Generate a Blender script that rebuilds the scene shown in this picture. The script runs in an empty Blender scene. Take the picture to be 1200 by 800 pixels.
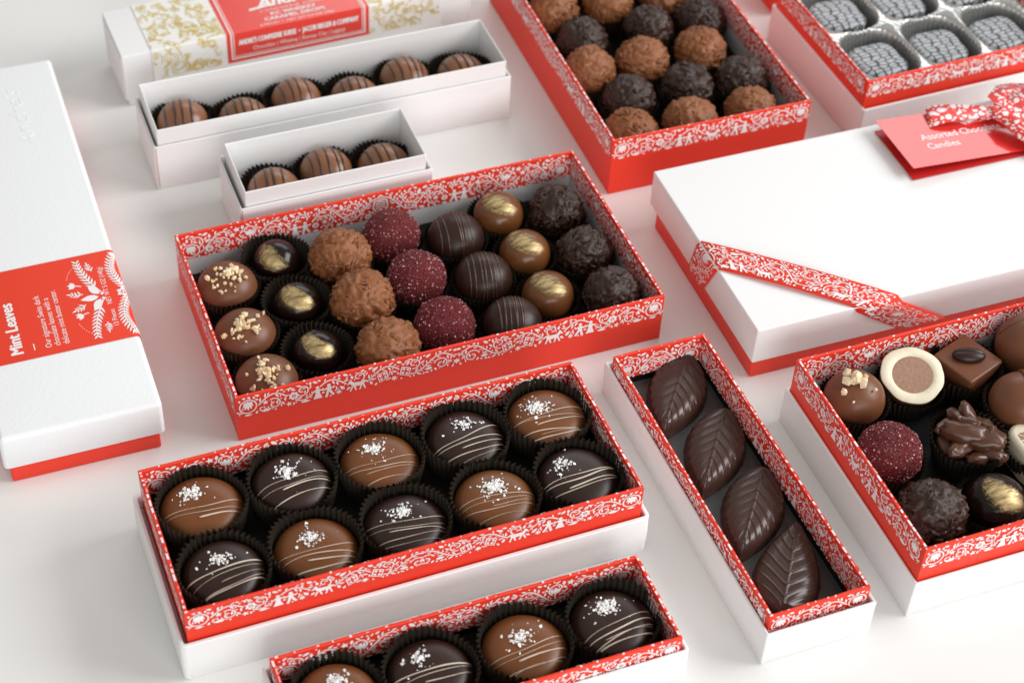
import bpy, bmesh, math, random
import numpy as np
from mathutils import Vector, Matrix, noise

S = bpy.context.scene
COL = S.collection
R = math.radians

# ------------------------------------------------------------------ camera
CAMH = 0.80
pitch, roll = R(44.587), R(1.726)
cam_d = bpy.data.cameras.new('camera')
cam = bpy.data.objects.new('camera', cam_d)
COL.objects.link(cam)
_f = Vector((0, math.cos(pitch), -math.sin(pitch)))
_r0 = Vector((1, 0, 0)); _u0 = Vector((0, math.sin(pitch), math.cos(pitch)))
_r = math.cos(roll) * _r0 + math.sin(roll) * _u0
_u = -math.sin(roll) * _r0 + math.cos(roll) * _u0
cam.matrix_world = Matrix(((_r.x, _u.x, -_f.x, 0), (_r.y, _u.y, -_f.y, 0), (_r.z, _u.z, -_f.z, CAMH), (0, 0, 0, 1)))
cam_d.sensor_fit = 'HORIZONTAL'; cam_d.sensor_width = 36
cam_d.lens = 36 * 2172.5 / 1200
cam_d.shift_x = 61.5 / 1200
cam_d.shift_y = -7.8 / 1200
cam_d.clip_start = 0.05; cam_d.clip_end = 50
cam_d.dof.use_dof = True
cam_d.dof.focus_distance = 1.045
cam_d.dof.aperture_fstop = 8.5
S.camera = cam

# ------------------------------------------------------------------ light
W = bpy.data.worlds.new('World'); S.world = W; W.use_nodes = True
bg = W.node_tree.nodes['Background']
bg.inputs[0].default_value = (1.0, 0.98, 0.94, 1); bg.inputs[1].default_value = 0.43

def area(name, loc, target, sx, sy, power, col):
    l = bpy.data.lights.new(name, 'AREA'); l.shape = 'RECTANGLE'; l.size = sx; l.size_y = sy
    l.energy = power; l.color = col
    o = bpy.data.objects.new(name, l); COL.objects.link(o); o.location = loc
    o.rotation_euler = (Vector(target) - Vector(loc)).to_track_quat('-Z', 'Y').to_euler()
    return o
_c = Vector((0.05, 0.85, 0))
_az, _el = R(6), R(36)
area('window_light', _c + 3.0 * Vector((math.cos(_az) * math.cos(_el), math.sin(_az) * math.cos(_el), math.sin(_el))), _c, 2.0, 1.4, 76, (0.99, 0.99, 1.0))
area('far_window_light', (0.45, 2.75, 1.35), (0.05, 0.9, 0), 1.7, 0.7, 10, (0.95, 0.975, 1.0))
area('front_window_light', (0.75, -1.30, 0.80), (0.1, 0.85, 0), 1.9, 1.0, 28, (0.98, 0.99, 1.0))

S.view_settings.view_transform = 'Standard'; S.view_settings.look = 'None'
S.view_settings.exposure = 0.04; S.view_settings.gamma = 1.0
S.view_settings.use_curve_mapping = False
S.render.engine = 'CYCLES'
S.cycles.use_denoising = True
S.cycles.max_bounces = 8; S.cycles.diffuse_bounces = 4; S.cycles.glossy_bounces = 3

# ------------------------------------------------------------------ materials
def mat(name, col, rough=0.5, spec=0.5, metal=0.0, coat=0.0, coat_rough=0.1, bump=0.0, bscale=300, var=0.0, vscale=40, sss=0.0, sheen=0.0, detail=3):
    m = bpy.data.materials.new(name); m.use_nodes = True
    nt = m.node_tree; b = nt.nodes['Principled BSDF']
    b.inputs['Base Color'].default_value = (*col, 1)
    b.inputs['Roughness'].default_value = rough
    b.inputs['Specular IOR Level'].default_value = spec
    b.inputs['Metallic'].default_value = metal
    b.inputs['Coat Weight'].default_value = coat; b.inputs['Coat Roughness'].default_value = coat_rough
    if sss:
        b.inputs['Subsurface Weight'].default_value = sss
        b.inputs['Subsurface Radius'].default_value = (0.004, 0.002, 0.001)
        b.inputs['Subsurface Scale'].default_value = 0.5
    if sheen: b.inputs['Sheen Weight'].default_value = sheen
    tc = nt.nodes.new('ShaderNodeTexCoord')
    if var:
        n = nt.nodes.new('ShaderNodeTexNoise'); n.inputs['Scale'].default_value = vscale; n.inputs['Detail'].default_value = 4
        nt.links.new(tc.outputs['Object'], n.inputs['Vector'])
        mr = nt.nodes.new('ShaderNodeMapRange'); mr.inputs['To Min'].default_value = 1 - var; mr.inputs['To Max'].default_value = 1 + var
        nt.links.new(n.outputs['Fac'], mr.inputs['Value'])
        mx = nt.nodes.new('ShaderNodeMix'); mx.data_type = 'RGBA'; mx.blend_type = 'MULTIPLY'; mx.inputs['Factor'].default_value = 1
        mx.inputs[6].default_value = (*col, 1); nt.links.new(mr.outputs[0], mx.inputs[7])
        nt.links.new(mx.outputs[2], b.inputs['Base Color'])
        mr2 = nt.nodes.new('ShaderNodeMapRange'); mr2.inputs['To Min'].default_value = max(0.02, rough - var * .35); mr2.inputs['To Max'].default_value = min(1, rough + var * .35)
        nt.links.new(n.outputs['Fac'], mr2.inputs['Value']); nt.links.new(mr2.outputs[0], b.inputs['Roughness'])
    if bump:
        n2 = nt.nodes.new('ShaderNodeTexNoise'); n2.inputs['Scale'].default_value = bscale; n2.inputs['Detail'].default_value = detail
        nt.links.new(tc.outputs['Object'], n2.inputs['Vector'])
        bp = nt.nodes.new('ShaderNodeBump'); bp.inputs['Strength'].default_value = bump; bp.inputs['Distance'].default_value = 0.0006
        nt.links.new(n2.outputs['Fac'], bp.inputs['Height']); nt.links.new(bp.outputs['Normal'], b.inputs['Normal'])
    return m

M = dict(
    labelmatte=mat('matte_red_label', (0.80, 0.050, 0.020), 0.5, 0.35),
    table=mat('table_satin_white', (0.80, 0.79, 0.77), 0.42, 0.4, bump=0.05, bscale=140, var=0.03, vscale=9),
    red=mat('red_print_paper', (0.80, 0.043, 0.018), 0.45, 0.35, bump=0.04, bscale=700, var=0.03, vscale=30),
    print=mat('white_print_ink', (0.88, 0.84, 0.83), 0.5, 0.4),
    white=mat('white_card', (0.84, 0.835, 0.83), 0.5, 0.4, bump=0.12, bscale=420, var=0.012, vscale=20),
    lidtex=mat('white_linen_paper', (0.84, 0.85, 0.86), 0.55, 0.4, bump=0.30, bscale=520, detail=5, var=0.012, vscale=25),
    liner=mat('white_inner_liner', (0.70, 0.70, 0.69), 0.6, 0.3, bump=0.05, bscale=300),
    darkliner=mat('dark_inner_liner', (0.006, 0.006, 0.0055), 0.5, 0.2, bump=0.06, bscale=80),
    greyfloor=mat('dark_glossy_floor', (0.060, 0.066, 0.062), 0.20, 0.5, bump=0.10, bscale=70),
    cup=mat('brown_black_paper', (0.034, 0.026, 0.019), 0.42, 0.35, bump=0.2, bscale=600),
    milk=mat('milk_chocolate', (0.165, 0.060, 0.027), 0.38, 0.40, var=0.10, vscale=90, bump=0.05, bscale=260),
    caramelmilk=mat('amber_milk_chocolate', (0.165, 0.053, 0.013), 0.38, 0.40, var=0.12, vscale=90, bump=0.06, bscale=260),
    dark=mat('dark_chocolate', (0.027, 0.0098, 0.0062), 0.38, 0.36, var=0.12, vscale=90, bump=0.06, bscale=260),
    leafdark=mat('mint_leaf_dark_chocolate', (0.054, 0.025, 0.018), 0.25, 0.45, var=0.10, vscale=120, bump=0.03, bscale=300),
    glossdark=mat('mirror_dark_chocolate', (0.010, 0.004, 0.003), 0.18, 0.32),
    glossmilk=mat('mirror_milk_chocolate', (0.15, 0.054, 0.016), 0.24, 0.42),
    roughmilk=mat('shaved_milk_chocolate', (0.275, 0.098, 0.034), 0.32, 0.42, var=0.14, vscale=200, bump=0.3, bscale=420),
    roughdark=mat('shaved_dark_chocolate', (0.034, 0.0118, 0.006), 0.19, 0.45, var=0.14, vscale=200, bump=0.3, bscale=420),
    stripedmilk=mat('striped_milk_shell', (0.25, 0.105, 0.050), 0.26, 0.45, var=0.05, vscale=80),
    stripe=mat('dark_drizzle', (0.060, 0.022, 0.016), 0.25, 0.6),
    stripedark=mat('dark_shell_drizzle', (0.075, 0.034, 0.025), 0.24, 0.6),
    cream=mat('cream_drizzle', (0.66, 0.56, 0.44), 0.35, 0.5),
    nut=mat('chopped_hazelnut', (0.78, 0.57, 0.32), 0.5, 0.4, var=0.22, vscale=350, bump=0.3, bscale=700),
    nutpale=mat('pale_hazelnut', (0.84, 0.69, 0.46), 0.5, 0.4, var=0.2, vscale=300),
    salt=mat('salt_flake', (0.90, 0.89, 0.87), 0.35, 0.5, sss=0.0),
    creamchoc=mat('white_chocolate_cut', (0.80, 0.71, 0.54), 0.55, 0.4, var=0.06, vscale=200, bump=0.3, bscale=400),
    ganache=mat('cut_ganache', (0.33, 0.19, 0.125), 0.6, 0.35, var=0.20, vscale=500, bump=0.6, bscale=600),
    nutglaze=mat('glazed_nut_cluster', (0.085, 0.032, 0.016), 0.30, 0.5, var=0.55, vscale=110),
    traysilver=mat('silver_fluted_tray', (0.52, 0.52, 0.50), 0.22, 0.5, metal=0.8, bump=0.05, bscale=200),
    goldink=mat('gold_ink', (0.74, 0.56, 0.15), 0.45, 0.5, metal=0.25, var=0.2, vscale=120),
    sleeve=mat('white_sleeve_paper', (0.83, 0.82, 0.79), 0.35, 0.5),
    labelred=mat('glossy_red_label', (0.76, 0.045, 0.028), 0.28, 0.5, coat=0.25, coat_rough=0.2),
    tagred=mat('glossy_red_card', (0.72, 0.032, 0.026), 0.18, 0.5, coat=0.6, coat_rough=0.06),
    tagedge=mat('red_card_inside', (0.55, 0.022, 0.02), 0.4, 0.4),
    edge=mat('folded_card_edge', (0.55, 0.36, 0.28), 0.7, 0.2),
)

def granule_mat():
    m = bpy.data.materials.new('raspberry_sugar'); m.use_nodes = True; nt = m.node_tree; b = nt.nodes['Principled BSDF']
    g = nt.nodes.new('ShaderNodeNewGeometry'); cr = nt.nodes.new('ShaderNodeValToRGB')
    e = cr.color_ramp.elements
    e[0].position = 0.0; e[0].color = (0.075, 0.006, 0.011, 1)
    e[1].position = 1.0; e[1].color = (0.85, 0.55, 0.55, 1)
    x = cr.color_ramp.elements.new(0.55); x.color = (0.185, 0.019, 0.022, 1)
    x = cr.color_ramp.elements.new(0.86); x.color = (0.40, 0.085, 0.09, 1)
    nt.links.new(g.outputs['Random Per Island'], cr.inputs[0]); nt.links.new(cr.outputs[0], b.inputs['Base Color'])
    b.inputs['Roughness'].default_value = 0.28; b.inputs['Specular IOR Level'].default_value = 0.6
    return m
M['sugar'] = granule_mat()
M['raspberry'] = mat('raspberry_coating', (0.14, 0.012, 0.015), 0.5, 0.3, var=0.35, vscale=320, bump=0.7, bscale=420)

def gold_mat():
    m = mat('gold_lustre', (0.60, 0.42, 0.17), 0.46, 0.5, metal=0.7)
    nt = m.node_tree; b = nt.nodes['Principled BSDF']
    tc = nt.nodes.new('ShaderNodeTexCoord'); mp = nt.nodes.new('ShaderNodeMapping'); mp.inputs['Scale'].default_value = (120, 420, 200)
    n = nt.nodes.new('ShaderNodeTexNoise'); n.inputs['Scale'].default_value = 1; n.inputs['Detail'].default_value = 5
    nt.links.new(tc.outputs['Object'], mp.inputs[0]); nt.links.new(mp.outputs[0], n.inputs['Vector'])
    cr = nt.nodes.new('ShaderNodeValToRGB'); cr.color_ramp.elements[0].position = 0.30; cr.color_ramp.elements[0].color = (0.13, 0.065, 0.018, 1)
    cr.color_ramp.elements[1].position = 0.62; cr.color_ramp.elements[1].color = (0.66, 0.50, 0.25, 1)
    nt.links.new(n.outputs['Fac'], cr.inputs[0]); nt.links.new(cr.outputs[0], b.inputs['Base Color'])
    bp = nt.nodes.new('ShaderNodeBump'); bp.inputs['Strength'].default_value = 0.35; bp.inputs['Distance'].default_value = 0.0005
    nt.links.new(n.outputs['Fac'], bp.inputs['Height']); nt.links.new(bp.outputs[0], b.inputs['Normal'])
    return m
M['gold'] = gold_mat()
def gold_cover():
    nt = M['gold'].node_tree; b = nt.nodes['Principled BSDF']; out = nt.nodes['Material Output']
    at_ = nt.nodes.new('ShaderNodeAttribute'); at_.attribute_name = 'cover'
    tc = nt.nodes.new('ShaderNodeTexCoord'); n = nt.nodes.new('ShaderNodeTexNoise'); n.inputs['Scale'].default_value = 900; n.inputs['Detail'].default_value = 4
    nt.links.new(tc.outputs['Object'], n.inputs['Vector'])
    ad = nt.nodes.new('ShaderNodeMath'); ad.operation = 'MULTIPLY_ADD'; ad.inputs[1].default_value = 0.9
    nt.links.new(n.outputs['Fac'], ad.inputs[0]); nt.links.new(at_.outputs['Fac'], ad.inputs[2])
    mr = nt.nodes.new('ShaderNodeMapRange'); mr.interpolation_type = 'SMOOTHSTEP'; mr.inputs['From Min'].default_value = 0.42; mr.inputs['From Max'].default_value = 1.30
    nt.links.new(ad.outputs[0], mr.inputs['Value'])
    tr = nt.nodes.new('ShaderNodeBsdfTransparent'); mx = nt.nodes.new('ShaderNodeMixShader')
    nt.links.new(mr.outputs[0], mx.inputs[0]); nt.links.new(tr.outputs[0], mx.inputs[1]); nt.links.new(b.outputs[0], mx.inputs[2]); nt.links.new(mx.outputs[0], out.inputs['Surface'])
gold_cover()

def ribbon_mat():
    m = mat('printed_ribbon_satin', (0.74, 0.05, 0.04), 0.4, 0.5)
    nt = m.node_tree; b = nt.nodes['Principled BSDF']
    tc = nt.nodes.new('ShaderNodeTexCoord')
    n0 = nt.nodes.new('ShaderNodeTexNoise'); n0.inputs['Scale'].default_value = 110; n0.inputs['Detail'].default_value = 2
    nt.links.new(tc.outputs['Object'], n0.inputs['Vector'])
    v = nt.nodes.new('ShaderNodeTexVoronoi'); v.feature = 'DISTANCE_TO_EDGE'; v.inputs['Scale'].default_value = 210
    mx = nt.nodes.new('ShaderNodeMix'); mx.data_type = 'RGBA'; mx.inputs['Factor'].default_value = 0.012
    nt.links.new(tc.outputs['Object'], mx.inputs[6]); nt.links.new(n0.outputs['Color'], mx.inputs[7])
    nt.links.new(mx.outputs[2], v.inputs['Vector'])
    cr = nt.nodes.new('ShaderNodeValToRGB'); cr.color_ramp.interpolation = 'CONSTANT'
    cr.color_ramp.elements[0].position = 0.0; cr.color_ramp.elements[0].color = (0.72, 0.045, 0.035, 1)
    cr.color_ramp.elements[1].position = 0.16; cr.color_ramp.elements[1].color = (0.86, 0.78, 0.78, 1)
    nt.links.new(v.outputs['Distance'], cr.inputs[0]); nt.links.new(cr.outputs[0], b.inputs['Base Color'])
    return m
M['ribbon'] = ribbon_mat()

def weave_mat():
    # printed cocoa-butter transfer: pale knit-like dashes on dark chocolate
    m = mat('knit_print_chocolate', (0.03, 0.02, 0.02), 0.4, 0.5)
    nt = m.node_tree; b = nt.nodes['Principled BSDF']
    tc = nt.nodes.new('ShaderNodeTexCoord')
    mp = nt.nodes.new('ShaderNodeMapping'); mp.inputs['Scale'].default_value = (150, 290, 60)
    n = nt.nodes.new('ShaderNodeTexNoise'); n.inputs['Scale'].default_value = 90
    nt.links.new(tc.outputs['Object'], n.inputs['Vector'])
    mx = nt.nodes.new('ShaderNodeMix'); mx.data_type = 'RGBA'; mx.inputs['Factor'].default_value = 0.006
    nt.links.new(tc.outputs['Object'], mx.inputs[6]); nt.links.new(n.outputs['Color'], mx.inputs[7]); nt.links.new(mx.outputs[2], mp.inputs[0])
    v = nt.nodes.new('ShaderNodeTexVoronoi'); v.voronoi_dimensions = '2D'; v.feature = 'DISTANCE_TO_EDGE'; v.inputs['Scale'].default_value = 1.0; v.inputs['Randomness'].default_value = 0.45
    nt.links.new(mp.outputs[0], v.inputs['Vector'])
    cr = nt.nodes.new('ShaderNodeValToRGB'); cr.color_ramp.elements[0].position = 0.07; cr.color_ramp.elements[0].color = (0.022, 0.016, 0.017, 1)
    cr.color_ramp.elements[1].position = 0.16; cr.color_ramp.elements[1].color = (0.40, 0.42, 0.44, 1)
    nt.links.new(v.outputs['Distance'], cr.inputs[0]); nt.links.new(cr.outputs[0], b.inputs['Base Color'])
    return m
M['weave'] = weave_mat()

# ------------------------------------------------------------------ helpers
def mesh(name, v, f, smooth=False):
    me = bpy.data.meshes.new(name); me.from_pydata([tuple(p) for p in v], [], [tuple(q) for q in f]); me.update()
    if smooth: me.polygons.foreach_set('use_smooth', [True] * len(me.polygons))
    return me

def obj(name, me, m, parent=None, loc=None, rot=None, kind=None, label=None):
    o = bpy.data.objects.new(name, me); COL.objects.link(o)
    if m is not None and me is not None:
        if isinstance(m, (list, tuple)):
            if len(me.materials) == 0:
                for x in m: me.materials.append(x)
        elif len(me.materials) == 0: me.materials.append(m)
        elif me.materials[0] is not m:
            o.material_slots[0].link = 'OBJECT'; o.material_slots[0].material = m
    if parent is not None: o.parent = parent
    if loc is not None: o.location = loc
    if rot is not None: o.rotation_euler = rot
    if kind: o['kind'] = kind
    if label: o['label'] = label
    return o

def thing(name, label, cat, loc, rz=0.0, group=None):
    o = bpy.data.objects.new(name, None); COL.objects.link(o); o.empty_display_size = 0.01
    o.location = loc; o.rotation_euler = (0, 0, rz); o['label'] = label; o['category'] = cat
    if group: o['group'] = group
    return o

def bm_to_mesh(bm, name, smooth=False):
    me = bpy.data.meshes.new(name); bm.to_mesh(me); bm.free()
    if smooth: me.polygons.foreach_set('use_smooth', [True] * len(me.polygons))
    return me

def rbox(x0, x1, y0, y1, z0, z1, bev=0.0004, seg=2, name='box'):
    bm = bmesh.new(); bmesh.ops.create_cube(bm, size=1)
    for v in bm.verts:
        v.co = Vector((x0 + (v.co.x + .5) * (x1 - x0), y0 + (v.co.y + .5) * (y1 - y0), z0 + (v.co.z + .5) * (z1 - z0)))
    if bev: bmesh.ops.bevel(bm, geom=list(bm.edges), offset=bev, segments=seg, affect='EDGES', profile=0.5)
    return bm_to_mesh(bm, name)

def lathe(profile, n=48, close=True):
    v, f = [], []
    for r, z in profile:
        for k in range(n):
            a = 2 * math.pi * k / n; v.append((r * math.cos(a), r * math.sin(a), z))
    for i in range(len(profile) - 1):
        for k in range(n):
            f.append((i * n + k, i * n + (k + 1) % n, (i + 1) * n + (k + 1) % n, (i + 1) * n + k))
    if close:
        f.append(tuple(range(n))[::-1]); f.append(tuple((len(profile) - 1) * n + k for k in range(n)))
    return v, f

def tube_geo(pts, rad, sides=6, flat=1.0, up=None):
    """closed tube along pts; rad per point; flat squashes it along the local normal"""
    v, f = [], []; n = len(pts); P = [Vector(p) for p in pts]
    for i in range(n):
        t = (P[min(i + 1, n - 1)] - P[max(i - 1, 0)]).normalized()
        nn = Vector(up[i]) if up else (Vector((0, 0, 1)) if abs(t.z) < .9 else Vector((1, 0, 0)))
        b = t.cross(nn).normalized(); nn = b.cross(t).normalized()
        for k in range(sides):
            a = 2 * math.pi * k / sides
            v.append(P[i] + rad[i] * (math.cos(a) * b + flat * math.sin(a) * nn))
    for i in range(n - 1):
        for k in range(sides):
            f.append((i * sides + k, i * sides + (k + 1) % sides, (i + 1) * sides + (k + 1) % sides, (i + 1) * sides + k))
    f.append(tuple(range(sides))[::-1]); f.append(tuple((n - 1) * sides + k for k in range(sides)))
    return v, f

def ico(sub, name='sphere'):
    bm = bmesh.new(); bmesh.ops.create_icosphere(bm, subdivisions=sub, radius=1); return bm

# ------------------------------------------------------------------ boxes: where they stand (fitted to the photograph)
BX = dict(
    C=dict(x=-0.0276, y=0.8347, a=20.98), D=dict(x=-0.0963, y=1.0109, a=20.98), E=dict(x=-0.0900, y=0.9286, a=21.04),
    B=dict(x=-0.1283, y=1.1023, a=22.71), F=dict(x=0.1462, y=1.0208, a=20.23), G=dict(x=0.3376, y=1.1068, a=22.09),
    H=dict(x=0.2428, y=0.8839, a=20.37), I=dict(x=-0.0344, y=0.6496, a=21.46), J=dict(x=0.0138, y=0.5542, a=21.23),
    K=dict(x=0.1541, y=0.6819, a=21.63), L=dict(x=0.3110, y=0.7138, a=20.97), A=dict(x=-0.2690, y=0.8555, a=20.60))
def at(b, u, v, z=0.0):
    d = BX[b]; a = R(d['a']); return Vector((d['x'] + math.cos(a) * u - math.sin(a) * v, d['y'] + math.sin(a) * u + math.cos(a) * v, z))
def yaw(b): return R(BX[b]['a'])

# ------------------------------------------------------------------ folk-art print (flat white motifs), in millimetres
def leaf(l, w):
    n = 5; w = w * 1.3; top = [(l * t, w * .5 * math.sin(math.pi * t ** .8)) for t in [i / n for i in range(n + 1)]]
    return np.array(top + [(x, -y) for x, y in top[1:-1][::-1]])
def stroke(pts, w0, w1=None):
    w0 = w0 * 1.2; w1 = w0 if w1 is None else w1 * 1.2; P = np.array(pts, float); n = len(P)
    T = np.gradient(P, axis=0); T /= np.linalg.norm(T, axis=1)[:, None] + 1e-9
    N = np.stack([-T[:, 1], T[:, 0]], 1); w = np.linspace(w0, w1, n)[:, None] * .5
    a, b = P + N * w, P - N * w
    return [np.array([a[i], a[i + 1], b[i + 1], b[i]]) for i in range(n - 1)]
def circle(r, n=9): return np.array([(r * math.cos(2 * math.pi * k / n), r * math.sin(2 * math.pi * k / n)) for k in range(n)])
def star(r, n=5): return np.array([((r if k % 2 == 0 else r * .42) * math.cos(math.pi * k / n + .3), (r if k % 2 == 0 else r * .42) * math.sin(math.pi * k / n + .3)) for k in range(2 * n)])
def xf(polys, x, y, rot=0, s=1, flip=False):
    c, q = math.cos(rot), math.sin(rot); out = []
    for p in polys:
        p = np.array(p, float) * s
        if flip: p = p * [1, -1]
        out.append(np.stack([x + c * p[:, 0] - q * p[:, 1], y + q * p[:, 0] + c * p[:, 1]], 1))
    return out
def curl(r=2.2, w=.75, turns=1.25, tail=2.5):
    pts = [(-tail + .0, 0)]
    for i in range(15):
        t = i / 14; a = -math.pi / 2 + t * turns * 2 * math.pi; rr = r * (1 - .72 * t)
        pts.append((rr * math.cos(a), r + rr * math.sin(a)))
    return stroke(pts, w * 1.1, w * .6) + [p + np.array(pts[-1]) for p in [circle(w * .62, 7)]]
def sprig(n=4, L=8, w=.6, ll=3.0, lw=1.1, bend=1.2):
    pts = [(L * t, bend * math.sin(t * 2.4)) for t in [i / 6 for i in range(7)]]
    out = stroke(pts, w, w * .6)
    for i in range(n):
        t = (i + .6) / n; x, y = L * t, bend * math.sin(t * 2.4); s = 1 - .35 * t
        out += xf([leaf(ll * s, lw * s)], x, y, .85) + xf([leaf(ll * s, lw * s)], x, y, -.85)
    return out + xf([leaf(ll * .9, lw)], pts[-1][0], pts[-1][1], .1)
def tulip(s=1):
    return xf([leaf(4, 1.8)], 0, 0, 1.57 + .62, s) + xf([leaf(4.2, 1.7)], 0, 0, 1.57, s) + xf([leaf(4, 1.8)], 0, 0, 1.57 - .62, s) + stroke([(0, 0), (.2, -2.4), (-.3, -4)], .55 * s)
def daisy(r=2.4, n=7):
    return sum([xf([leaf(r * .72, r * .5)], r * .3 * math.cos(2 * math.pi * k / n), r * .3 * math.sin(2 * math.pi * k / n), 2 * math.pi * k / n) for k in range(n)], []) + [circle(r * .2, 6)]
def medallion(r=5.2):
    out = stroke([(r * math.cos(t), r * math.sin(t)) for t in np.linspace(0, 2 * math.pi, 23)], .55)
    for k in range(7):
        a = math.pi * (.12 + .76 * k / 6) + math.pi
        out += xf([leaf(r * (.62 + .62 * math.sin(math.pi * k / 6)), 1.15)], 0, r * .60, a)
    for k in (-1, 0, 1): out += xf([circle(.6, 6)], k * 1.6, r * .66 - abs(k) * .4)
    return out
def shield(s=1):
    o = [(-4.5, 4.5), (4.5, 4.5), (5.2, 0), (0, -5.2), (-5.2, 0), (-4.5, 4.5)]
    out = stroke(o, .75)
    for k in range(5):
        y = 3.1 - k * 1.55; w = 3.9 if y > -.3 else 3.9 + (y + .3)
        out += stroke([(-w, y - .5), (w, y + .5)], .7)
    return xf(out, 0, 0, 0, s)
def dancer(sk):
    out = xf([circle(.95, 8)], 0, 7.4) + [np.array([(-.9, 6.4), (.9, 6.4), (1.1, 3.9), (-1.1, 3.9)])]
    if sk: out += [np.array([(-.9, 4.2), (.9, 4.2), (2.2, .5), (-2.2, .5)])]
    else: out += stroke([(-.5, 4), (-.9, 2), (-1.5, 0)], 1.0) + stroke([(.5, 4), (1.3, 2.2), (2.3, .6)], 1.0)
    return out + stroke([(-.7, 6), (-2.0, 5), (-3.0, 5.5)], .75) + stroke([(.7, 6), (2.0, 5.2), (2.8, 6.2)], .75)
def couple(): return xf(dancer(True), -2.6, 0) + xf(dancer(False), 2.8, 0, 0, 1, False)
def horse():
    b = np.array([(-4.2, 5.2), (-3.1, 6.9), (-2.4, 7.4), (-2.2, 6.6), (-1.2, 5.2), (2.6, 5.0), (3.8, 5.6), (5.6, 4.6), (6.0, 3.0), (5.2, 3.9), (4.0, 4.2), (3.8, 2.9), (2.2, 2.6), (-1.2, 2.7), (-2.2, 3.4), (-3.0, 5.0), (-4.6, 4.4)])
    out = [b]
    for x, dx in ((-1.9, -1.1), (-.9, .8), (2.5, -.9), (3.4, .9)): out += stroke([(x, 3.0), (x + dx * .5, 1.5), (x + dx, .1)], .8, .6)
    return out
def swan():
    return [np.array([(-2.6, 1.4), (-1.0, .4), (1.8, .4), (3.3, 2.3), (1.6, 2.2), (.2, 2.8), (-1.0, 2.0)])] + stroke([(-1.9, 1.6), (-2.9, 2.6), (-2.5, 3.9), (-1.6, 4.3), (-2.2, 3.5)], .6)
def quilt():
    out = stroke([(0, 4.2), (3.4, 0), (0, -4.2), (-3.4, 0), (0, 4.2)], .7)
    for x, y in ((0, 1.9), (0, -1.9), (1.6, 0), (-1.6, 0)): out += xf([np.array([(0, 1.1), (.95, 0), (0, -1.1), (-.95, 0)])], x, y)
    return out
def hedge(): return xf([star(1.9, 7)], 0, 1.8)

def raster(poly, occ, gs, dil=0):
    x0, y0 = poly.min(0) / gs; x1, y1 = poly.max(0) / gs
    i0, i1 = max(0, int(x0) - dil), min(occ.shape[0] - 1, int(x1) + 1 + dil); j0, j1 = max(0, int(y0) - dil), min(occ.shape[1] - 1, int(y1) + 1 + dil)
    if i1 < i0 or j1 < j0: return None
    X, Y = np.meshgrid((np.arange(i0, i1 + 1) + .5) * gs, (np.arange(j0, j1 + 1) + .5) * gs, indexing='ij')
    ins = np.zeros(X.shape, bool); n = len(poly)
    for k in range(n):
        (xa, ya), (xb, yb) = poly[k], poly[(k + 1) % n]
        if abs(yb - ya) < 1e-9: continue
        c = ((ya > Y) != (yb > Y)) & (X < (xb - xa) * (Y - ya) / (yb - ya) + xa); ins ^= c
    for p in poly:
        a, b = int(p[0] / gs) - i0, int(p[1] / gs) - j0
        if 0 <= a < ins.shape[0] and 0 <= b < ins.shape[1]: ins[a, b] = True
    if dil:
        for _ in range(dil):
            q = ins.copy(); q[1:] |= ins[:-1]; q[:-1] |= ins[1:]; q[:, 1:] |= ins[:, :-1]; q[:, :-1] |= ins[:, 1:]; ins = q
    return (slice(i0, i1 + 1), slice(j0, j1 + 1)), ins

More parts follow.
